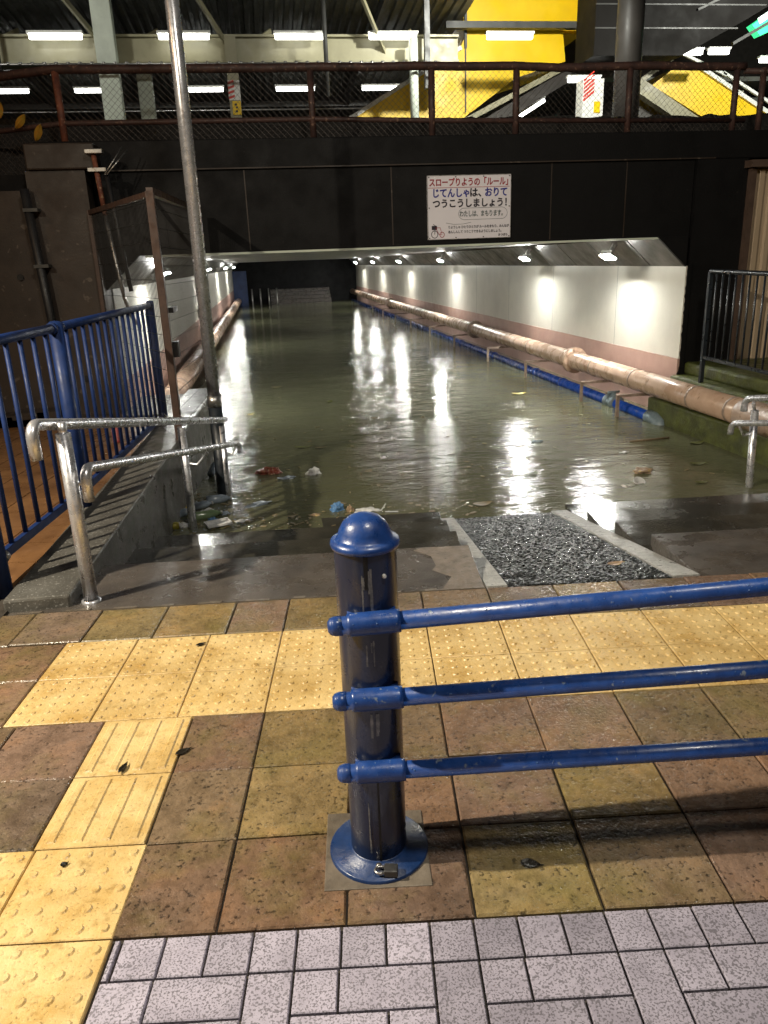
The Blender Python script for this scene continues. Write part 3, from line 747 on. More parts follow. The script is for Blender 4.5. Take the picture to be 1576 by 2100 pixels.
HL = handrail('handrail', 'double stainless handrail going down beside the left retaining wall',
    [((-0.955, 3.46, -0.03), (-0.955, 3.46, 0.78), 0.033), ((-0.715, 5.63, -0.7), (-0.715, 5.63, 0.35), 0.03), ((-0.49, 6.50, -0.9), (-0.49, 6.50, 0.17), 0.03)],
    bendpath((-1.035, 3.30, 0.855), (-0.455, 6.56, 0.205), 0.15, 0.0), bendpath((-0.875, 3.40, 0.63), (-0.36, 6.58, -0.01), 0.15, 0.09))
mb = MB()
mb.tube([(-0.955, 3.46, 0.76), (-0.955, 3.46, 0.83)], 0.02, 10)
mb.tube([(-0.95, 3.46, 0.56), (-0.90, 3.46, 0.54), (-0.87, 3.47, 0.58)], 0.011, 8)
mb.tube([(-0.715, 5.63, 0.08), (-0.63, 5.63, 0.06), (-0.545, 5.63, 0.15)], 0.011, 8)
mb.tube([(-0.49, 6.5, -0.06), (-0.42, 6.5, -0.09), (-0.385, 6.5, -0.02)], 0.011, 8)
mb.build('bracket', 'stainless', HL)
mb = MB(); mb.lathe([(0.045, -0.035), (0.045, -0.02), (0.034, -0.016)], (-0.955, 3.46, 0), 20); mb.build('base_collar', 'stainless', HL)
HR = handrail('handrail', 'double stainless handrail at the right end of the flooded steps',
    [((3.83, 5.55, -0.9), (3.78, 5.55, 0.2), 0.03), ((4.15, 3.4, -0.2), (4.15, 3.4, 0.72), 0.03)],
    bendpath((3.73, 5.62, 0.285), (4.12, 3.3, 0.73), 0.10, 0), bendpath((3.62, 5.6, 0.095), (4.02, 3.3, 0.54), 0.09, 0))
mb = MB(); mb.tube([(3.78, 5.55, 0.19), (3.74, 5.52, 0.27)], 0.014, 8); mb.tube([(3.79, 5.55, 0.02), (3.7, 5.55, 0.0), (3.64, 5.52, 0.09)], 0.011, 8); mb.build('bracket', 'stainless', HR)

# tall stainless pole standing in the water
PL = empty('steel_pole', (-0.545, 6.53, WATER), 'tall shiny stainless pole standing in the water beside the left handrail', 'pole')
mb = MB(); mb.tube([(-0.525, 6.53, 0.42), (-0.525, 6.53, 5.2)], 0.052, 24); mb.build('shaft', 'stainless', PL)
mb = MB(); mb.tube([(-0.525, 6.53, -1.0), (-0.525, 6.53, 0.33)], 0.058, 24); mb.build('shaded_sleeve', 'fence_black', PL)  # pole sleeve, coloured black for the shadow on the lower part
mb = MB(); mb.tube([(-0.525, 6.53, 0.33), (-0.525, 6.53, 0.425)], 0.062, 24); mb.build('collar', 'galvanised', PL)

# ------------------------------------------------------------------ blue bollard barrier
BX, BY = 0.152, 1.595
BB = empty('bollard_barrier', (BX, BY, 0), 'blue steel bollard with three round rails in the middle of the pavement', 'barrier')
def bollard(bx, by, bz):
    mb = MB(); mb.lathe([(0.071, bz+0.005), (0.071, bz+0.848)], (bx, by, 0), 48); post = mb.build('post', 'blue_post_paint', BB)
    mb = MB(); mb.lathe([(0.0, bz+0.842), (0.066, bz+0.842), (0.0768, bz+0.845), (0.0790, bz+0.852), (0.0768, bz+0.86), (0.068, bz+0.864), (0.0615, bz+0.868), (0.058, bz+0.882), (0.049, bz+0.899), (0.036, bz+0.911), (0.018, bz+0.918), (0, bz+0.92)], (bx, by, 0), 48)
    cap = mb.build('dome_cap', 'blue_paint', BB)
    mb = MB(); mb.lathe([(0.127, bz+0.003), (0.127, bz+0.012), (0.124, bz+0.015), (0.077, bz+0.017), (0.074, bz+0.024), (0.0705, bz+0.026)], (bx, by, 0), 48); fl_ = mb.build('base_flange', 'blue_dark', BB)
    return post, cap, fl_
post, cap, fl_ = bollard(BX, BY, 0.0)
mb = MB()   # rain drops beaded on the cap
for k in range(120):
    t = random.uniform(0, 2*math.pi); q = random.uniform(0.1, 1.0)
    r = 0.058*math.sqrt(q); z = 0.868+0.052*(1-(r/0.0615)**2.4)
    rr = random.uniform(0.0006, 0.0019)
    mb.lathe([(rr, -0.0003), (rr*0.8, rr*0.5), (0, rr*0.8)], (BX+r*math.cos(t), BY+r*math.sin(t), z), 7)
for k in range(30):
    t = random.uniform(0, 2*math.pi); rr = random.uniform(0.0008, 0.002)
    mb.lathe([(rr, -0.0003), (rr*0.8, rr*0.5), (0, rr*0.8)], (BX+0.069*math.cos(t), BY+0.069*math.sin(t), 0.863), 7)
drops_m, nt, bs = nmat('rain_drop'); bs.inputs['Base Color'].default_value = (0.12, 0.2, 0.4, 1); bs.inputs['Roughness'].default_value = 0.03; bs.inputs['Coat Weight'].default_value = 1.0
MATS['rain_drop'] = drops_m
d_ = tag(mb.build('rain_drops', 'rain_drop', cap), kind='stuff')
# slot, scrapes, plug and weld seam on the face of the post towards the camera
def onpost(mb, ang, z0, z1, wid, out=0.0012, n=6, jag=0.0):
    """thin patch hugging the post: ang in degrees from the camera-facing side"""
    R0 = 0.071+out; a0 = math.radians(-97+ang)
    hw = wid/2/R0; rings = []
    for i in range(n+1):
        z = z0+(z1-z0)*i/n; j = random.uniform(-jag, jag)
        rings.append(mb.verts([(BX+R0*math.cos(a0-hw+j), BY+R0*math.sin(a0-hw+j), z), (BX+R0*math.cos(a0), BY+R0*math.sin(a0), z), (BX+R0*math.cos(a0+hw-j), BY+R0*math.sin(a0+hw-j), z)]))
    for a, b in zip(rings, rings[1:]):
        for k in range(2): mb.face([a[k], a[k+1], b[k+1], b[k]])
mb = MB(); onpost(mb, 0, 0.765, 0.842, 0.010); mb.build('slot', 'black_gap', post)
mb = MB(); onpost(mb, 4, 0.02, 0.265, 0.005); mb.build('seam', 'black_gap', post)
for a, z0, z1, wd in ((-7.5, 0.705, 0.80, 0.0035), (8, 0.705, 0.815, 0.006), (4.6, 0.755, 0.81, 0.004), (-6, 0.765, 0.795, 0.006), (-5, 0.575, 0.63, 0.003), (8, 0.575, 0.64, 0.003), (4, 0.61, 0.635, 0.003), (-2, 0.385, 0.45, 0.0055), (8, 0.39, 0.45, 0.006), (11, 0.40, 0.45, 0.003), (-16, 0.06, 0.2, 0.0025), (-15, 0.05, 0.09, 0.004)):
    mb = MB(); onpost(mb, a, z0, z1, wd, 0.0014, 9, 0.012); mb.build('scraped_paint', 'scraped', post)
mb = MB(); a0 = math.radians(-97+33); c = V((BX+0.0705*math.cos(a0), BY+0.0705*math.sin(a0), 0.792)); mb.tube([c, c+V((math.cos(a0), math.sin(a0), 0))*0.006], [0.0055, 0.004], 12); mb.build('plug', 'white_paint', post)
# rails, sleeves and end caps
RL = [((0.150, 1.513, 0.690), (1.04, 1.402, 0.737)), ((0.150, 1.513, 0.497), (1.05, 1.402, 0.528)), ((0.150, 1.513, 0.300), (1.06, 1.402, 0.318))]
rails_ = []
for a, b in RL:
    a, b = V(a), V(b); d = (b-a)/(b.x-a.x)
    mb = MB(); mb.tube([a-d*0.088, a+d*1.86], 0.0208, 24); rail_o = mb.build('rail', 'blue_paint', BB)
    mb = MB(); dn0 = d.normalized()
    for k in range(110):
        t_ = random.uniform(-0.05, 1.1); q_ = math.radians(random.uniform(-75, 75)); sd = dn0.cross(V((0, 0, 1))).normalized()
        nrm = V((0, 0, 1))*math.cos(q_)+sd*math.sin(q_); rad = 0.0208 if not -0.06 < t_ < 0.06 else 0.0262
        rr = random.uniform(0.0006, 0.0017); mb.lathe([(rr, -0.0003), (rr*0.8, rr*0.5), (0, rr*0.8)], a+d*t_+nrm*rad, 6, nrm.to_track_quat('Z', 'Y').to_matrix())
    rails_.append(tag(mb.build('rain_drops', 'rain_drop', rail_o), kind='stuff'))
    mb = MB(); dn = d.normalized(); Mx = dn.to_track_quat('Z', 'Y').to_matrix()
    mb.lathe([(0.0205, -0.058), (0.0255, -0.058), (0.0262, -0.05), (0.0262, 0.05), (0.0255, 0.06), (0.0205, 0.06)], a+dn*0.004, 28, Mx)
    mb.beam(a+V((-0.052, 0.025, 0)), a+V((0.056, 0.012, 0)), 0.05, 0.036); mb.build('sleeve', 'blue_paint', BB)
    mb = MB(); mb.lathe([(0.0, -0.016), (0.012, -0.015), (0.0185, -0.010), (0.0222, 0.0), (0.0222, 0.016), (0.0205, 0.017)], a-d*0.082, 24, Mx); mb.build('end_cap', 'blue_paint', BB)
    mb = MB(); mb.lathe([(0.0205, -0.058), (0.0262, -0.058), (0.0262, 0.06), (0.0205, 0.06)], a+d*1.72, 24, Mx); mb.build('sleeve', 'blue_paint', BB)
b2 = V(RL[0][0])+V((1.72, -0.2145+0.082, 0)); bollard(b2.x, b2.y, 0.03)
# base pad
mb = MB(); pc = [(0.0, 1.478), (0.262, 1.443), (0.285, 1.71), (0.03, 1.747)]
mb.prism([(x, y, 0.0035+0.0155*x) for x, y in pc], (0, 0, -0.03)); struct(mb.build('bollard_pad_path', 'pad_concrete', bevel=0.002))
# padlock
PK = empty('padlock', (0.150, 1.49, 0.016), 'small dark grey padlock lying on the blue bollard flange', 'padlock', rz=math.radians(-12))
mb = MB(); mb.box((0.0, -0.013, 0.0), (0.034, 0.016, 0.02)); mb.build('body', 'lock_grey', PK, local=True, bevel=0.003)
mb = MB(); mb.tube([(0.002, 0.011, 0.012)]+[(-0.010+0.0-0.012*math.sin(math.pi*k/8), 0.0+0.011*math.cos(math.pi*k/8), 0.012) for k in range(9)]+[(0.002, -0.009, 0.012)], 0.0035, 8); mb.build('shackle', 'galvanised', PK, local=True)
mb = MB(); mb.lathe([(0.0, 0.012), (0.007, 0.01), (0.0085, 0.003), (0.0085, 0.0)], (-0.014, 0.018, 0.002), 14); mb.build('rivet', 'galvanised', PK, local=True)

# ------------------------------------------------------------------ rule sign on the lintel
SG = empty('rule_sign', (2.22, 8.38, 1.96), 'white painted notice board with Japanese text about wheeling bicycles, on the lintel', 'sign')
sx0, sx1, sz0, sz1, sy = 1.715, 2.62, 1.635, 2.265, 8.385
mb = MB(); mb.box((sx0, sy, sz0), (sx1, sy+0.012, sz1)); mb.build('panel', 'sign_white', SG, bevel=0.003)
mb = MB(); t = 0.006
for (a, b) in (((sx0, sz0), (sx1, sz0+t)), ((sx0, sz1-t), (sx1, sz1)), ((sx0, sz0), (sx0+t, sz1)), ((sx1-t, sz0), (sx1, sz1))): mb.box((a[0], sy-0.004, a[1]), (b[0], sy-0.001, b[1]))
mb.build('frame', 'galvanised', SG)
mb = MB()
for x in (sx0+0.02, 2.02, 2.32, sx1-0.02):
    for z in (sz0+0.018, sz1-0.018): mb.tube([(x, sy-0.001, z), (x, sy-0.006, z)], 0.006, 8)
for z in (1.95,): 
    for x in (sx0+0.02, sx1-0.02): mb.tube([(x, sy-0.001, z), (x, sy-0.006, z)], 0.006, 8)
mb.build('bolt', 'steel_dark', SG)
def lettering(txt, x, z, size, mat, bold=0.0, xs=1.0, width=None):
    cu = bpy.data.curves.new('lettering', 'FONT'); cu.body = txt; cu.size = size; cu.offset = bold; cu.extrude = 0.0005; cu.align_x = 'LEFT'
    cu.materials.append(MATS[mat]); cu.resolution_u = 3
    o = bpy.data.objects.new('lettering', cu); COL.objects.link(o)
    o.location = (x, sy-0.003, z); o.rotation_euler = (math.pi/2, 0, 0); o.scale = (xs, 1, 1)
    if width:
        bpy.context.view_layer.update()
        w_ = o.dimensions.x
        if w_ > 0: o.scale = (width/w_*xs, 1, 1)
    bpy.context.view_layer.update()
    me = bpy.data.meshes.new_from_object(o.evaluated_get(bpy.context.evaluated_depsgraph_get()))
    m_ = o.matrix_basis.copy(); bpy.data.objects.remove(o)
    o = bpy.data.objects.new('lettering', me); COL.objects.link(o); o.matrix_basis = m_
    o.parent = SG; o.matrix_parent_inverse = world_of(SG).inverted()
    return o
lettering('スロープりようの「ルール」', sx0+0.02, 2.165, 0.085, 'ink_red', 0.0022, width=0.845)
lettering('じてんしゃ', sx0+0.05, 2.058, 0.095, 'ink_blue', 0.0028, width=0.385)
lettering('は、', sx0+0.452, 2.058, 0.095, 'ink_black', 0.0028, width=0.12)
lettering('おりて', sx0+0.615, 2.058, 0.095, 'ink_blue', 0.0028, width=0.24)
lettering('つうこうしましょう！', sx0+0.055, 1.958, 0.092, 'ink_black', 0.0028, width=0.80)
lettering('わたしは、まもります。', sx0+0.345, 1.862, 0.066, 'ink_grey', 0.0014, width=0.47)
lettering('りようしゃ ひとりひとりが ルールをまもり、みんなが', sx0+0.22, 1.745, 0.032, 'ink_black', 0.0006, width=0.66)
lettering('あんしんして つうこうできるようにしましょう。', sx0+0.22, 1.698, 0.032, 'ink_black', 0.0006, width=0.58)
lettering('まつばら', sx0+0.765, 1.658, 0.028, 'ink_black', 0.0006, width=0.1)
mb = MB(); mb.box((sx0+0.012, sy-0.003, 2.142), (sx1-0.02, sy-0.0005, 2.146)); mb.build('underline', 'ink_red', SG)
def outline(path, r, mat, nm, closed=False):
    mb = MB(); pp = [V((sx0+x, sy-0.002, z)) for x, z in path]
    if closed: pp.append(pp[0])
    mb.tube(pp, r, 4, caps=False); return mb.build(nm, mat, SG)
bub = []
for k in range(24):
    t = 2*math.pi*k/24; cx = 0.6+(0.2 if math.cos(t) > 0 else -0.2); bub.append((cx+0.065*math.cos(t), 1.885+0.058*math.sin(t)))
outline(bub, 0.0018, 'ink_grey', 'speech_bubble', True)
outline([(0.20, 1.80), (0.28, 1.785), (0.38, 1.785), (0.47, 1.80)], 0.0018, 'ink_grey', 'bubble_tail')
circ = [(0.075+0.034*math.cos(2*math.pi*k/20), 1.69+0.036*math.sin(2*math.pi*k/20)) for k in range(20)]
outline(circ, 0.0032, 'ink_black', 'bicycle_wheel', True)
circ = [(0.155+0.024*math.cos(2*math.pi*k/20), 1.685+0.026*math.sin(2*math.pi*k/20)) for k in range(20)]
outline(circ, 0.003, 'ink_red', 'bicycle_wheel', True)
outline([(0.075, 1.69), (0.085, 1.775), (0.06, 1.79)], 0.003, 'ink_black', 'bicycle_fork'); outline([(0.085, 1.76), (0.12, 1.69), (0.155, 1.685), (0.135, 1.755), (0.085, 1.755)], 0.003, 'ink_red', 'bicycle_frame')
mb = MB(); mb.box((sx0+0.045, sy-0.003, 1.735), (sx0+0.10, sy-0.0005, 1.775)); mb.build('bicycle_basket', 'ink_black', SG)

# ------------------------------------------------------------------ chain-link fence on the parapet
CF = empty('chain_link_fence', (1.8, 8.55, 2.64), 'rusty pipe and chain-link fence along the top of the portal', 'fence')
CY = 8.55
for i, x in enumerate((-1.84, 0.585, 1.815, 2.71, 3.95, 5.16, 5.47)):
    mb = MB(); mb.tube([(x, CY, 2.6), (x+0.0, CY, 3.27)], 0.034, 10); mb.build('post', 'rust' if i in (0,) else 'rust_dark', CF)
mb = MB(); mb.tube([(-3.9, 9.5, 3.27), (-1.84, CY, 3.285)]+[(-1.84+0.5*k, CY+random.uniform(-0.01, 0.01), 3.29+random.uniform(-0.012, 0.012)) for k in range(1, 15)]+[(5.25, CY, 3.285)], 0.04, 10); mb.build('top_rail', 'rust_dark', CF)
mb = MB(); mb.tube([(5.25, CY, 3.24), (7.5, CY, 3.2)], 0.03, 8); mb.build('top_rail', 'rust_dark', CF)
mb = MB(); mb.tube([(-3.9, 9.5, 2.78), (-1.84, CY, 2.82), (0.6, CY, 2.83), (1.9, CY, 2.80), (5.3, CY, 2.76)], 0.026, 8); mb.build('middle_rail', 'rust_dark', CF)
def chainlink(a, b, z0, z1, pitch=0.062, r=0.0016):
    a, b = V((a[0], a[1], 0)), V((b[0], b[1], 0)); L = (b-a).length; d = (b-a)/L; h = z1-z0
    mb = MB(); s = -h
    while s < L:
        for sg in (1, -1):
            lo, hi = (s, s+h) if sg > 0 else (s+h, s)
            # segment from (lo,z0) to (hi,z1), clipped to 0..L
            t0, t1 = 0.0, 1.0
            if sg > 0: t0 = max(0, -lo/h); t1 = min(1, (L-lo)/h)
            else: t0 = max(0, (lo-L)/h); t1 = min(1, lo/h)
            if t1-t0 > 0.02:
                p = a+d*(lo+(hi-lo)*t0)+V((0, 0, z0+h*t0)); q = a+d*(lo+(hi-lo)*t1)+V((0, 0, z0+h*t1))
                mb.tube([p, q], r, 3, caps=False)
        s += pitch
    return mb.build('chain_link', 'wire', CF)
chainlink((-1.84, CY-0.01), (5.3, CY-0.01), 2.64, 3.28)
chainlink((-3.9, 9.5), (-1.86, CY), 2.2, 3.27)
for x, y, z, ry, lab in ((-2.42, 8.75, 2.96, 0.4, 'upper orange leaf caught in the chain-link fence at the left corner'), (-2.2, 8.70, 2.84, 1.0, 'middle small orange leaf on the chain-link fence by the left post'), (-2.05, 8.62, 2.74, 0.6, 'lowest orange yellow leaf on the chain-link fence above the wall cap')):
    mb = MB(); n = 10; ps = []
    for k in range(n+1):
        t = k/n; wv = 0.035*math.sin(math.pi*t)**0.8
        ps.append((V((-wv, 0.012*math.sin(3*t), -0.16*t)), V((0, -0.012, -0.16*t)), V((wv, 0.012, -0.16*t))))
    M3 = Matrix.Translation((x, y-0.06, z+0.08)) @ Matrix.Rotation(ry*0.7, 4, 'Y')
    rows = [mb.verts([M3 @ q for q in r3]) for r3 in ps]
    for a, b in zip(rows, rows[1:]):
        for k in range(2): mb.face([a[k], a[k+1], b[k+1], b[k]])
    o = mb.build('vine_leaf', 'leaf_orange'); sm = o.modifiers.new('s', 'SOLIDIFY'); sm.thickness = 0.003
    tag(o, lab, 'leaf', 'orange leaves on the chain-link fence')

# ------------------------------------------------------------------ railway bank and station
mb = MB(); bmw = mb.bm
nx, ny = 150, 16
grid = []
for j in range(ny+1):
    row = []
    for i in range(nx+1):
        x = -9+20*i/nx; t = j/ny; y = 8.9+2.2*t if j < 12 else 10.55+(j-12)*2.6
        zb = 2.3+min(1.0, (y-8.9)/0.55)*0.66
        p = V((x*6, y*6, 3)); zb += 0.05*mnoise.noise(p)+0.035*mnoise.noise(p*2.7)
        row.append(bmw.verts.new((x, y, zb)))
    grid.append(row)
for j in range(ny):
    for i in range(nx): mb.face([grid[j][i], grid[j][i+1], grid[j+1][i+1], grid[j+1][i]])
struct(mb.build('railway_embankment_terrain', 'ballast'))
mb = MB(); mb.box((-40, 19.2, 2.0), (60, 40, 4.1)); struct(mb.build('station_platform_ground', 'retaining_concrete'))
mb = MB(); mb.box((-40, 38, 2.0), (60, 38.4, 14)); tag(mb.build('station_back_wall', 'steel_dark'), 'dark wall far behind the platform lights', 'wall')

PR = empty('platform_canopy', (0, 20, 4.1), 'long corrugated platform canopy with cream beam above the railway', 'canopy')
mb = MB(); mb.box((-24, 19.9, 5.87), (4.9, 20.25, 6.33)); mb.build('cream_beam', 'cream', PR)
mb = MB(); mb.box((-24, 19.8, 6.332), (4.9, 20.35, 6.38)); mb.box((-24, 19.8, 5.82), (4.9, 20.35, 5.868)); mb.build('beam_flange', 'cream', PR)
mb = MB()
a, b = [], []
x = -24.0
while x < 5.4:
    for dx, dz in ((0, 0), (0.09, 0), (0.12, 0.06), (0.21, 0.06)):
        a.append(mb.bm.verts.new((x+dx, 13.0, 7.75+dz))); b.append(mb.bm.verts.new((x+dx, 31.0, 6.55+dz)))
    x += 0.24
for k in range(len(a)-1): mb.face([a[k], a[k+1], b[k+1], b[k]])
mb.build('corrugated_roof', 'roof_metal', PR)
for y, z in ((14.6, 7.55), (16.6, 7.42), (18.4, 7.28), (22.5, 7.0), (24.5, 6.86), (28.5, 6.6)):
    mb = MB(); mb.box((-24, y, z-0.16), (5.3, y+0.08, z)); mb.build('purlin', 'steel_dark', PR)
for x in (-9.2, -6.2, -3.0, -0.3, 3.2):
    mb = MB(); mb.beam((x, 13.2, 7.55), (x, 31, 6.4), 0.10, 0.22); mb.build('rafter', 'steel_dark', PR)
    mb = MB(); mb.beam((x, 20, 6.0), (x-0.9, 18.4, 7.1), 0.06, 0.1); mb.beam((x, 20.1, 6.0), (x+0.9, 21.6, 6.9), 0.06, 0.1); mb.build('brace', 'cream', PR)
mb = MB()
for y, z in ((19.0, 5.62), (25.0, 5.75)): mb.tube([(-22, y, z), (4.5, y, z)], 0.025, 6)
for k in range(60): mb.tube([(-10+0.24*k, 19.0, 5.60), (-10+0.24*k, 19.0, 5.66)], 0.04, 6)
mb.build('cable_tray', 'galvanised', PR)

def column(name, x, y, w, d, z1, mat, label, cat='column'):
    mb = MB(); mb.box((x-w/2, y-d/2, 4.1), (x+w/2, y+d/2, z1)); return tag(mb.build(name, mat, bevel=0.02), label, cat)
column('platform_column', -3.02, 19.5, 0.42, 0.3, 7.1, 'pale_steel', 'wide pale green white column on the platform left of the steel pole')
column('platform_column', -2.42, 20.6, 0.34, 0.2, 5.75, 'pale_steel', 'short pale panel column just right of the wide pale column')
c = empty('platform_column', (-0.36, 20, 4.1), 'narrow cream column with striped tape and yellow plate', 'column')
mb = MB(); mb.box((-0.49, 19.6, 4.1), (-0.24, 19.88, 6.3)); mb.build('shaft', 'cream', c)
mb = MB(); mb.box((-0.495, 19.59, 5.02), (-0.235, 19.885, 5.42)); mb.build('tape', 'white_paint', c)
mb = MB()
for k in range(4): mb.hexa([V((-0.497, 19.585, 5.04+0.1*k)), V((-0.36, 19.585, 5.08+0.1*k)), V((-0.36, 19.589, 5.08+0.1*k)), V((-0.497, 19.589, 5.04+0.1*k)), V((-0.497, 19.585, 5.09+0.1*k)), V((-0.36, 19.585, 5.13+0.1*k)), V((-0.36, 19.589, 5.13+0.1*k)), V((-0.497, 19.589, 5.09+0.1*k))])
mb.build('stripe', 'red_paint', c)
mb = MB(); mb.box((-0.43, 19.58, 4.72), (-0.24, 19.6, 5.0)); pl_ = mb.build('plate', 'station_yellow', c)
mb = MB()
for q in ((-0.36, 4.93), (-0.34, 4.87), (-0.35, 4.79)): mb.box((q[0]-0.02, 19.574, q[1]-0.02), (q[0]+0.03, 19.579, q[1]+0.02))
mb.build('plate_mark', 'black_paint', c)
mb = MB(); mb.tube([(3.74, 19.4, 4.1), (3.74, 19.4, 6.2)], 0.1, 14); tag(mb.build('platform_column', 'pale_steel'), 'thin round white column in front of the yellow stair wall', 'column')
mb = MB(); mb.box((4.02, 19.45, 5.2), (4.14, 19.6, 7.2)); tag(mb.build('platform_column', 'steel_dark'), 'dark lattice post beside the thin white column', 'column')
for x, y, z0, z1, lab in ((1.72, 19.2, 5.0, 7.3, 'thin dark hanger post right of the cream column'), (-5.2, 19.2, 5.3, 7.3, 'thin dark hanger post at the left end of the canopy')):
    mb = MB(); mb.tube([(x, y, z0), (x, y, z1)], 0.05, 8); tag(mb.build('hanger_post', 'steel_dark'), lab, 'post')

# fluorescent tubes
def tube_light(x, y, z, L, label, rz=0.0, ry=0.0):
    T = empty('tube_light', (x, y, z), label, 'lamp', 'fluorescent tubes on the platform', rz)
    mb = MB(); mb.box((-L/2, -0.07, 0.05), (L/2, 0.07, 0.10)); a = mb.build('housing', 'white_paint', T, local=True)
    mb = MB(); mb.box((-L/2+0.03, -0.055, -0.055), (L/2-0.03, 0.055, 0.045)); b = mb.build('tube', 'tube_glow', T, local=True, bevel=0.02)
    T.rotation_euler = (0, ry, rz)
near = [(-6.7, 'first tube light from the left under the cream beam'), (-4.05, 'second tube light, left of the wide pale column'), (-1.35, 'third tube light, crossed by the steel pole'), (1.18, 'fourth tube light, right of the cream column'), (3.3, 'fifth tube light, at the end of the cream beam'), (6.05, 'sixth tube light, in front of the yellow stair wall')]
for x, n in near: tube_light(x, 19.55, 6.27, 1.15, n)
farl = [(-6.8, 'far tube light at the left edge above the orange leaves'), (-4.4, 'far tube light behind the wide pale column'), (-1.35, 'far tube light just right of the steel pole'), (1.33, 'far tube light left of the second fence post'), (3.9, 'far tube light beside the yellow stair foot')]
for x, n in farl: tube_light(x, 25.5, 6.38, 1.2, n)
tube_light(5.75, 24.5, 7.75, 1.3, 'tilted tube light high above the yellow stair', 0.6, -0.6)
tube_light(7.95, 23.5, 5.45, 1.2, 'tilted tube light under the yellow stair', 0.5, -0.45)
tube_light(8.4, 20.8, 5.62, 0.9, 'tube light behind the striped pillar')
tube_light(11.15, 20.5, 6.16, 0.55, 'short tube light at the top of the right yellow stair')
tube_light(11.85, 20.5, 6.17, 0.6, 'second short tube light at the top of the right yellow stair')
tube_light(14.0, 21.5, 6.2, 0.8, 'tube light at the far right edge below the green sign')
tube_light(14.0, 23.5, 5.75, 0.9, 'low tube light at the far right behind the yellow stair')

# yellow stair enclosures
Y1 = empty('yellow_stair', (5, 22.5, 4.1), 'bright yellow stair enclosure climbing to the right behind the fence', 'staircase')
mb = MB(); mb.prism([(2.55, 22, 4.98), (5.45, 22, 6.55), (5.62, 22, 6.9), (5.62, 22, 7.05), (8.25, 22, 7.05), (8.35, 22, 6.3), (7.0, 22, 5.92), (5.45, 22, 4.9), (3.6, 22, 4.2), (2.0, 22, 4.2)], (0, 2.2, 0)); mb.build('side_panel', 'station_yellow', Y1)
mb = MB(); mb.beam((2.5, 21.98, 4.99), (5.5, 21.98, 6.62), 0.1, 0.1); mb.build('hand_rail', 'white_paint', Y1)
mb = MB(); mb.beam((5.0, 21.9, 4.62), (8.3, 21.9, 6.14), 0.2, 0.13); mb.build('stringer', 'cream', Y1)
mb = MB(); mb.beam((5.3, 22.05, 4.35), (8.5, 22.05, 6.0), 0.3, 0.3); mb.build('underside', 'column_grey', Y1)
mb = MB(); mb.prism([(5.64, 22.3, 7.051), (5.64, 22.3, 9.2), (8.9, 22.3, 9.2), (8.9, 22.3, 7.0), (8.25, 22.3, 7.051)], (0, 2.0, 0)); mb.build('upper_panel', 'station_yellow', Y1)
mb = MB(); mb.prism([(8.9, 21.5, 6.3), (8.75, 21.5, 9.2), (9.35, 21.5, 9.2), (9.45, 21.5, 7.3), (9.2, 21.5, 6.4)], (0, 0.7, 0)); mb.build('end_panel', 'station_yellow', Y1)
mb = MB(); mb.box((5.58, 21.9, 6.6), (5.64, 22.0, 9.2)); mb.box((5.6, 21.94, 5.1), (5.63, 21.996, 7.0)); mb.box((5.0, 21.5, 6.95), (9.0, 21.7, 7.1)); mb.build('trim', 'steel_dark', Y1)
Y2 = empty('yellow_stair', (13, 22, 4.1), 'bright yellow stair side coming down to the right beyond the round grey column', 'staircase')
mb = MB(); mb.prism([(10.85, 22, 5.72), (11.45, 22, 6.13), (12.2, 22, 6.13), (14.6, 22, 4.85), (14.6, 22, 3.9), (13.8, 22, 4.2)], (0, 2.0, 0)); mb.build('side_panel', 'station_yellow', Y2)
mb = MB(); mb.beam((12.15, 21.97, 6.16), (15.0, 21.97, 4.66), 0.1, 0.1); mb.beam((11.6, 22, 6.5), (13.0, 22, 5.95), 0.07, 0.07); mb.beam((12.9, 22, 6.02), (15.2, 22, 4.85), 0.07, 0.07); mb.build('hand_rail', 'white_paint', Y2)
mb = MB(); mb.beam((10.3, 21.9, 5.72), (13.2, 21.9, 4.1), 0.3, 0.34); mb.build('stringer', 'cream', Y2)
mb = MB(); mb.prism([(10.1, 22.1, 5.5), (12.6, 22.1, 4.1), (10.1, 22.1, 4.1)], (0, 1.8, 0)); mb.build('infill', 'column_grey', Y2)
mb = MB(); mb.beam((10.0, 21.6, 5.55), (11.9, 21.6, 6.75), 0.1, 0.12); mb.build('brace', 'cream', Y2)
# underside of the concourse
mb = MB(); mb.prism([(8.35, 20, 9.6), (8.3, 20, 5.98), (10.6, 20, 5.98), (12.2, 20, 6.75), (14.6, 20, 8.0), (14.6, 20, 9.6)], (0, 1.2, 0)); CN = mb.build('concourse', 'soffit_brown')
tag(CN, 'dark brown grey concourse block high above the fence', 'building')
mb = MB()
for z in (6.55, 7.05): mb.box((8.3, 19.985, z), (12.0 if z < 6.6 else 12.7, 19.998, z+0.03))
mb.beam((10.9, 19.96, 6.95), (13.6, 19.96, 8.1), 0.03, 0.05); mb.build('panel_joint', 'steel_dark', CN)
mb = MB(); mb.tube([(8.6, 18.7, 3.6), (8.6, 18.7, 9.0)], 0.30, 32); tag(mb.build('round_column', 'column_grey'), 'thick round dark grey column rising behind the fence', 'column')
SP = empty('striped_pillar', (8.1, 19.4, 4.1), 'white pillar with red diagonal stripes and yellow plate', 'pillar')
mb = MB(); mb.box((7.78, 19.3, 4.1), (8.3, 19.7, 5.35)); mb.build('shaft', 'white_paint', SP)
mb = MB()
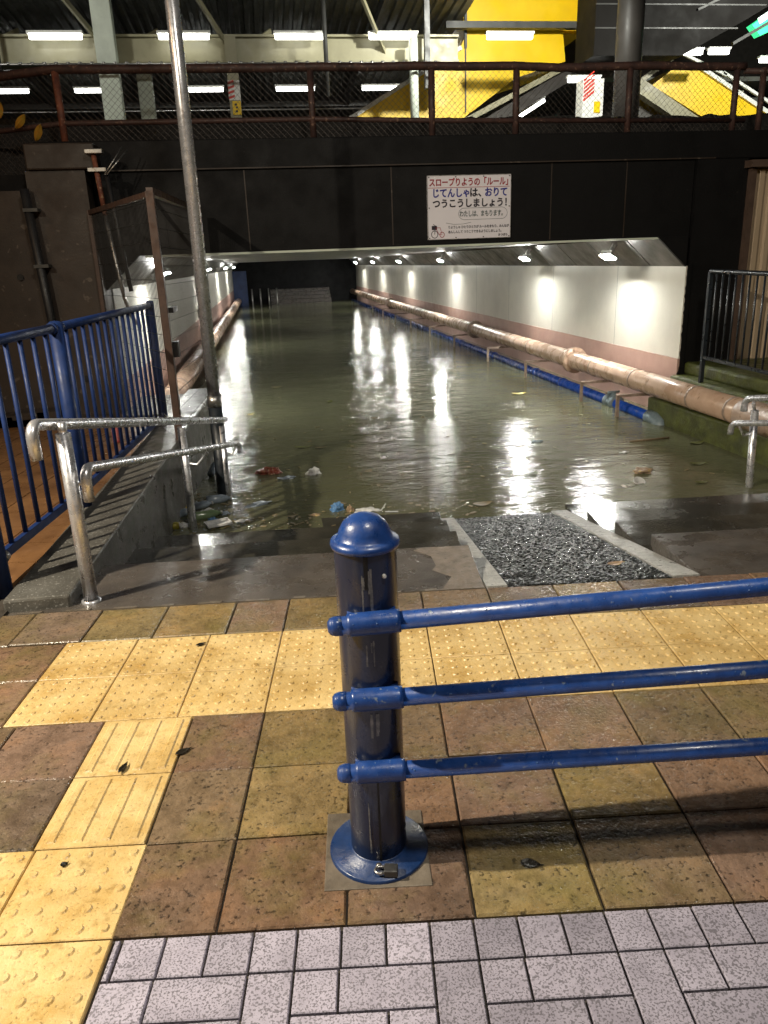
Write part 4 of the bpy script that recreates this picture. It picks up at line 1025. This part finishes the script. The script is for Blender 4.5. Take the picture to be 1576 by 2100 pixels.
for k in range(6):
    z = 4.86+0.085*k; mb.hexa([V((7.80, 19.29, z)), V((8.06, 19.29, z+0.2)), V((8.06, 19.296, z+0.2)), V((7.80, 19.296, z)), V((7.80, 19.29, z+0.045)), V((8.06, 19.29, z+0.245)), V((8.06, 19.296, z+0.245)), V((7.80, 19.296, z+0.045))])
mb.build('stripe', 'red_paint', SP)
mb = MB(); mb.box((8.07, 19.285, 4.62), (8.22, 19.297, 4.86)); mb.build('plate', 'station_yellow', SP)
GS = empty('green_sign', (14, 21, 7.2), 'lit green and white sign at the top right corner', 'sign')
mb = MB(); mb.prism([(12.75, 20.6, 6.8), (14.6, 20.6, 7.9), (14.6, 20.6, 7.2), (13.0, 20.6, 6.55)], (0, 0.25, 0)); mb.build('panel', 'green_glow', GS)
mb = MB(); mb.beam((12.9, 20.55, 6.87), (14.6, 20.55, 7.84), 0.05, 0.14); mb.build('white_band', 'white_glow', GS)
mb = MB(); mb.beam((12.2, 20.5, 6.35), (14.6, 20.5, 7.55), 0.08, 0.07); mb.build('frame', 'steel_dark', GS)
mb = MB(); mb.box((12.3, 25.5, 5.9), (20, 30, 6.02)); mb.box((9.0, 24.5, 6.3), (20, 30, 6.42)); tag(mb.build('far_roof', 'roof_metal'), 'low grey roof behind the right yellow stair', 'roof')
mb = MB()
for k in range(9): mb.tube([(5.4+0.4*k, 24.5, 4.5+0.05*k), (9.2, 24.5, 4.7+0.11*k)], 0.03, 6)
tag(mb.build('cable_bundle', 'galvanised'), 'tangle of grey cables under the yellow stair', 'cables')

# ------------------------------------------------------------------ litter
def crumple(name, loc, size, mat, label, cat, flat=0.5, seed=0, group=None, rz=0.0):
    mb = MB(); bmesh.ops.create_icosphere(mb.bm, subdivisions=4, radius=1.0)
    for v in mb.bm.verts:
        p = v.co.copy(); k = 1+0.55*mnoise.noise(p*1.6+V((seed*7.3, 0, 0)))+0.3*mnoise.noise(p*3.1+V((0, seed*3.1, 0)))+0.16*abs(mnoise.noise(p*7.5+V((seed, 0, 3))))
        v.co = V((p.x*k*size[0], p.y*k*size[1], max(-0.35, p.z*k)*size[2]))
    for f in mb.bm.faces: f.smooth = True
    o = mb.build(name, mat); o.location = loc; o.rotation_euler = (0, 0, rz)
    return tag(o, label, cat, group)
def bottle(loc, rz, mat, label, r=0.033, L=0.2, tilt=0.0, stand=False, capmat='cap_grey', group=None):
    T = empty('plastic_bottle', loc, label, 'bottle', group, rz)
    R = Matrix.Identity(3) if stand else (Matrix.Rotation(math.pi/2+tilt, 3, 'Y'))
    mb = MB(); mb.lathe([(0, 0), (r*0.9, 0.002), (r, 0.012), (r*0.96, L*0.3), (r, L*0.34), (r*0.96, L*0.4), (r, L*0.62), (r*0.7, L*0.78), (r*0.38, L*0.88), (r*0.36, L*0.94)], (0, 0, r*0.6 if not stand else 0), 18, R); mb.build('body', mat, T, local=True)
    mb = MB(); mb.lathe([(r*0.42, L*0.935), (r*0.42, L), (0, L+0.001)], (0, 0, r*0.6 if not stand else 0), 14, R); mb.build('cap', capmat, T, local=True)
    return T
def leaf(loc, L, Wd, mat, label, rz, lift=0.004, group=None):
    mb = MB(); n = 10; rows = []
    for k in range(n+1):
        t = k/n; w_ = Wd*math.sin(math.pi*(t**0.8))**0.9+0.001; cz = lift+(0.012 if lift else 0.003)*L/0.1*(t-0.5)**2*2
        rows.append(mb.verts([(L*(t-0.5), -w_, cz+0.003), (L*(t-0.5), 0, cz), (L*(t-0.5), w_*random.uniform(0.85, 1), cz+0.004)]))
    for a, b in zip(rows, rows[1:]):
        for k in range(2): mb.face([a[k], a[k+1], b[k+1], b[k]])
    mb.tube([(L*0.5, 0, lift+0.004), (L*0.62, 0.004, lift+0.002)], 0.0015, 5)
    o = mb.build('leaf', mat); o.location = loc; o.rotation_euler = (0, 0, rz); sm = o.modifiers.new('thick', 'SOLIDIFY'); sm.thickness = 0.0012
    return tag(o, label, 'leaf', group)
Wz = WATER
crumple('snack_wrapper', (-0.14, 7.12, Wz), (0.10, 0.06, 0.05), 'wrap_red', 'crumpled red and gold wrapper floating past the left handrail', 'wrapper', seed=1)
crumple('plastic_bag', (0.28, 6.97, Wz), (0.06, 0.05, 0.055), 'plastic_white', 'small white plastic bag standing up on the water', 'bag', seed=2)
crumple('plastic_film', (0.03, 6.88, Wz), (0.075, 0.04, 0.018), 'plastic_clear', 'clear plastic film between the red wrapper and white bag', 'film', seed=3)
crumple('plastic_film', (-0.23, 6.12, Wz), (0.11, 0.03, 0.025), 'plastic_clear', 'long pale film strip floating near the pole foot', 'film', seed=4, rz=0.5)
crumple('plastic_bag', (0.40, 5.82, Wz), (0.05, 0.05, 0.05), 'plastic_blue', 'crumpled blue plastic bag at the edge of the water', 'bag', seed=5)
crumple('tissue', (0.62, 5.71, Wz), (0.09, 0.04, 0.026), 'plastic_white', 'dirty white crumpled tissue behind the bollard cap', 'tissue', seed=6)
crumple('tissue', (0.50, 5.74, Wz), (0.025, 0.02, 0.045), 'wrap_tan', 'small pinkish crumpled paper left of the dirty tissue', 'tissue', seed=16)
crumple('food_wrapper', (3.19, 6.2, Wz), (0.08, 0.06, 0.04), 'wrap_tan', 'tan and yellow food wrapper floating on the right', 'wrapper', seed=7)
mb = MB(); mb.lathe([(0, 0.004), (0.04, 0.004), (0.046, 0.012), (0.05, 0.012), (0.05, 0.0), (0.0, -0.002)], (0, 0, 0), 24); o = mb.build('cup_lid', 'plastic_white'); o.location = (3.01, 5.89, Wz+0.01); o.rotation_euler = (0.5, 0.1, 0); tag(o, 'round white cup lid floating beside the tan wrapper', 'lid')
T = empty('foam_tray', (-0.53, 5.66, Wz+0.012), 'white rectangular foam tray lying between the handrail posts', 'tray', None, 0.35)
mb = MB(); mb.box((-0.09, -0.06, 0), (0.09, 0.06, 0.006)); mb.build('tray_base', 'plastic_white', T, local=True)
mb = MB()
for a, b in (((-0.095, -0.065, 0.003), (-0.085, 0.065, 0.02)), ((0.085, -0.065, 0.003), (0.095, 0.065, 0.02)), ((-0.085, -0.065, 0.003), (0.085, -0.055, 0.02)), ((-0.085, 0.055, 0.003), (0.085, 0.065, 0.02))): mb.box(a, b)
mb.build('tray_rim', 'plastic_white', T, local=True)
T = empty('drink_can', (-0.945, 5.66, Wz), 'crushed yellow drink can against the left retaining wall', 'can', None, 0.1)
mb = MB(); mb.lathe([(0, 0), (0.024, 0), (0.031, 0.01), (0.031, 0.11), (0.024, 0.122), (0, 0.122)], (0.0, 0, 0.022), 18, Matrix.Rotation(math.pi/2, 3, 'Y')); mb.build('body', 'can_yellow', T, local=True)
mb = MB(); mb.lathe([(0.0, 0.123), (0.023, 0.123), (0.0255, 0.126), (0.0255, 0.13), (0, 0.128)], (0.0, 0, 0.022), 18, Matrix.Rotation(math.pi/2, 3, 'Y')); mb.build('lid', 'galvanised', T, local=True)
bottle((-0.72, 5.86, Wz), 0.3, 'plastic_green', 'greenish plastic bottle lying right of the middle handrail post', 0.038, 0.22)
bottle((-0.88, 5.93, Wz), 0.9, 'plastic_clear', 'clear plastic bottle lying left of the middle handrail post', 0.034, 0.17)
bottle((-0.66, 6.28, Wz), 0.15, 'plastic_clear', 'pale blue plastic bottle at the foot of the steel pole', 0.04, 0.21)
bottle((-0.78, 6.12, Wz), 0.5, 'plastic_clear', 'bottle in the middle of the litter heap by the wall', 0.034, 0.2)
bottle((-0.68, 7.12, Wz), 1.3, 'plastic_clear', 'bottle trapped between the pole and the wall', 0.034, 0.2, tilt=-0.5)
crumple('paper_scrap', (-0.64, 6.0, Wz), (0.07, 0.05, 0.03), 'plastic_white', 'crumpled pale paper scrap on the litter heap', 'paper', seed=8)
crumple('paper_scrap', (-0.8, 5.72, Wz), (0.045, 0.035, 0.025), 'plastic_white', 'small white scrap beside the yellow can', 'paper', seed=9)
bottle((-1.44, 6.9, 0.0), 0.0, 'label_red', 'small red labelled bottle standing behind the blue fence', 0.033, 0.2, stand=True, capmat='plastic_white')
for args in (((1.56, 5.65, Wz), 0.17, 0.05, 'leaf_tan', 'large tan leaf floating at the top of the ramp', 0.2), ((3.79, 6.31, Wz), 0.15, 0.04, 'leaf_green', 'green leaf floating left of the right handrail post', -0.2),
             ((4.2, 7.05, Wz), 0.17, 0.05, 'leaf_green', 'broad green leaf floating against the mossy wall', 0.1), ((3.45, 10.5, Wz), 0.22, 0.06, 'can_yellow', 'yellow leaf floating under the pipe brackets', 0.0),
             ((-0.36, 10.19, Wz), 0.12, 0.04, 'can_yellow', 'small yellow leaf floating right of the tall pole', 0.5), ((0.25, 8.08, Wz), 0.20, 0.035, 'leaf_green', 'yellow green leaf on the open water below the tunnel mouth', 0.1),
             ((0.02, 12.44, Wz), 0.16, 0.05, 'leaf_tan', 'pale leaf floating far out inside the tunnel', 0.3), ((0.42, 8.0, Wz), 0.12, 0.025, 'leaf_tan', 'thin brown leaf beside the yellow green leaf', 0.0),
             ((0.04, 5.73, Wz), 0.09, 0.025, 'leaf_tan', 'curled pale leaf at the water edge left of the blue bag', 0.3), ((0.8, 6.9, Wz), 0.11, 0.03, 'leaf_tan', 'brown leaf drifting right of the white bag', 0.8)): leaf(*args)
leaf((0.515, 1.462, 0.0088), 0.05, 0.013, 'leaf_dark', 'dark wet leaf on a brown paver right of the bollard base', -0.45, lift=0.0)
leaf((-0.4, 2.13, -0.0045), 0.05, 0.012, 'leaf_dark', 'black leaf beside the tactile guide bars', 0.5, lift=0.0)
leaf((-0.4, 2.85, -0.0025), 0.04, 0.008, 'leaf_dark', 'black twig leaf on the upper yellow tactile tiles', 0.4, lift=0.0)
leaf((-0.575, 2.08, -0.003), 0.05, 0.009, 'leaf_dark', 'black leaf lying on the yellow guide bars', 1.2, lift=0.0)
leaf((-0.66, 1.7, -0.0075), 0.018, 0.007, 'leaf_dark', 'tiny black leaf on the lower yellow blister tile', 0.3, lift=0.0)
rp_ = g(2.49, 0.62, -0.2*0.305+0.004); leaf(rp_, 0.09, 0.022, 'wrap_tan', 'orange brown leaf on the dark asphalt ramp', 0.15, lift=0.006)
for args in (((-0.5, 5.95, Wz), (0.05, 0.03, 0.02), 'plastic_clear', 'thin clear wrapper between the white tray and the pole', 21), ((-0.58, 5.8, Wz), (0.035, 0.04, 0.02), 'plastic_blue', 'small blue scrap just above the white tray', 22),
             ((-0.86, 6.2, Wz), (0.06, 0.03, 0.025), 'wrap_tan', 'tan scrap against the wall behind the litter heap', 23), ((-0.36, 5.72, Wz), (0.04, 0.025, 0.012), 'plastic_white', 'flat white scrap right of the foam tray', 24),
             ((0.22, 5.72, Wz), (0.035, 0.02, 0.014), 'wrap_tan', 'brown scrap at the water edge between leaf and blue bag', 25), ((1.02, 7.4, Wz), (0.035, 0.025, 0.012), 'plastic_white', 'tiny white scrap on open water right of the white bag', 26),
             ((2.7, 7.6, Wz), (0.05, 0.03, 0.014), 'plastic_clear', 'pale scrap in the bright reflections on the right', 27), ((3.35, 6.9, Wz), (0.05, 0.022, 0.012), 'plastic_white', 'white strip floating beyond the tan food wrapper', 28)):
    crumple('plastic_scrap', *args[:4], 'scrap', seed=args[4])
for args in (((1.7, 7.3, Wz), 0.10, 0.03, 'leaf_tan', 'tan leaf on the water in line with the ramp', 0.4), ((2.25, 6.4, Wz), 0.11, 0.035, 'leaf_green', 'olive leaf between two bright lamp reflections', 0.9), ((3.5, 5.75, Wz), 0.12, 0.03, 'leaf_green', 'slim green leaf below the right green leaf', -0.1),
             ((1.2, 9.4, Wz), 0.12, 0.03, 'leaf_tan', 'pale leaf on the water in the middle of the portal', 0.2), ((0.75, 10.8, Wz), 0.13, 0.035, 'leaf_green', 'small green leaf far out on the middle of the water', 1.0), ((2.9, 8.3, Wz), 0.13, 0.03, 'leaf_tan', 'long tan leaf left of the blue pipe elbow', 0.1)): leaf(*args)
mb = MB(); mb.tube([(3.6, 7.3, Wz+0.005), (4.05, 7.33, Wz+0.008)], 0.012, 6); tag(mb.build('stick', 'wood_stick'), 'pale stick floating near the blue pipe elbow', 'stick')
mb = MB(); mb.tube([(0.74, 5.69, Wz+0.005), (0.78, 5.69, Wz+0.06)], 0.004, 5); mb.tube([(0.77, 5.66, Wz+0.004), (0.87, 5.64, Wz+0.004)], 0.004, 5); tag(mb.build('straw', 'plastic_white'), 'bent white straw beside the dirty tissue', 'straw')
mb = MB()
for k in range(210):
    x = random.gauss(-0.45, 0.16) if k < 150 else random.uniform(-0.9, -0.55); y = random.uniform(5.55, 6.9) if k < 150 else random.uniform(5.3, 5.7)
    r_ = random.uniform(0.002, 0.009)
    mb.lathe([(r_, -0.001), (r_*0.8, r_*0.4), (0, r_*0.55)], (x, y, Wz), 6)
mb.build('froth', 'plastic_clear')['kind'] = 'stuff'
# fine scum drifting at the water's edge
mb = MB()
for k in range(300):
    if k < 120: x = random.uniform(-0.6, 1.5); y = 5.62+random.gauss(0, 0.16)
    elif k < 190: x = random.uniform(-0.9, -0.3); y = random.uniform(5.5, 6.6)
    else: x = random.uniform(-0.4, 4.1); y = random.uniform(5.6, 9.5)
    L = random.uniform(0.003, 0.026); a = random.uniform(0, 3.14); wv = L*random.uniform(0.15, 0.6); c_, s_ = math.cos(a), math.sin(a)
    z = Wz+0.002
    P4 = [V((x+c_*L-s_*wv, y+s_*L+c_*wv, z)), V((x-c_*L-s_*wv, y-s_*L+c_*wv, z)), V((x-c_*L+s_*wv, y-s_*L-c_*wv, z)), V((x+c_*L+s_*wv, y+s_*L-c_*wv, z))]
    mb.hexa(P4+[q+V((0, 0, random.uniform(0.002, 0.006))) for q in P4])
o = mb.build('floating_debris', 'leaf_tan'); o['kind'] = 'stuff'
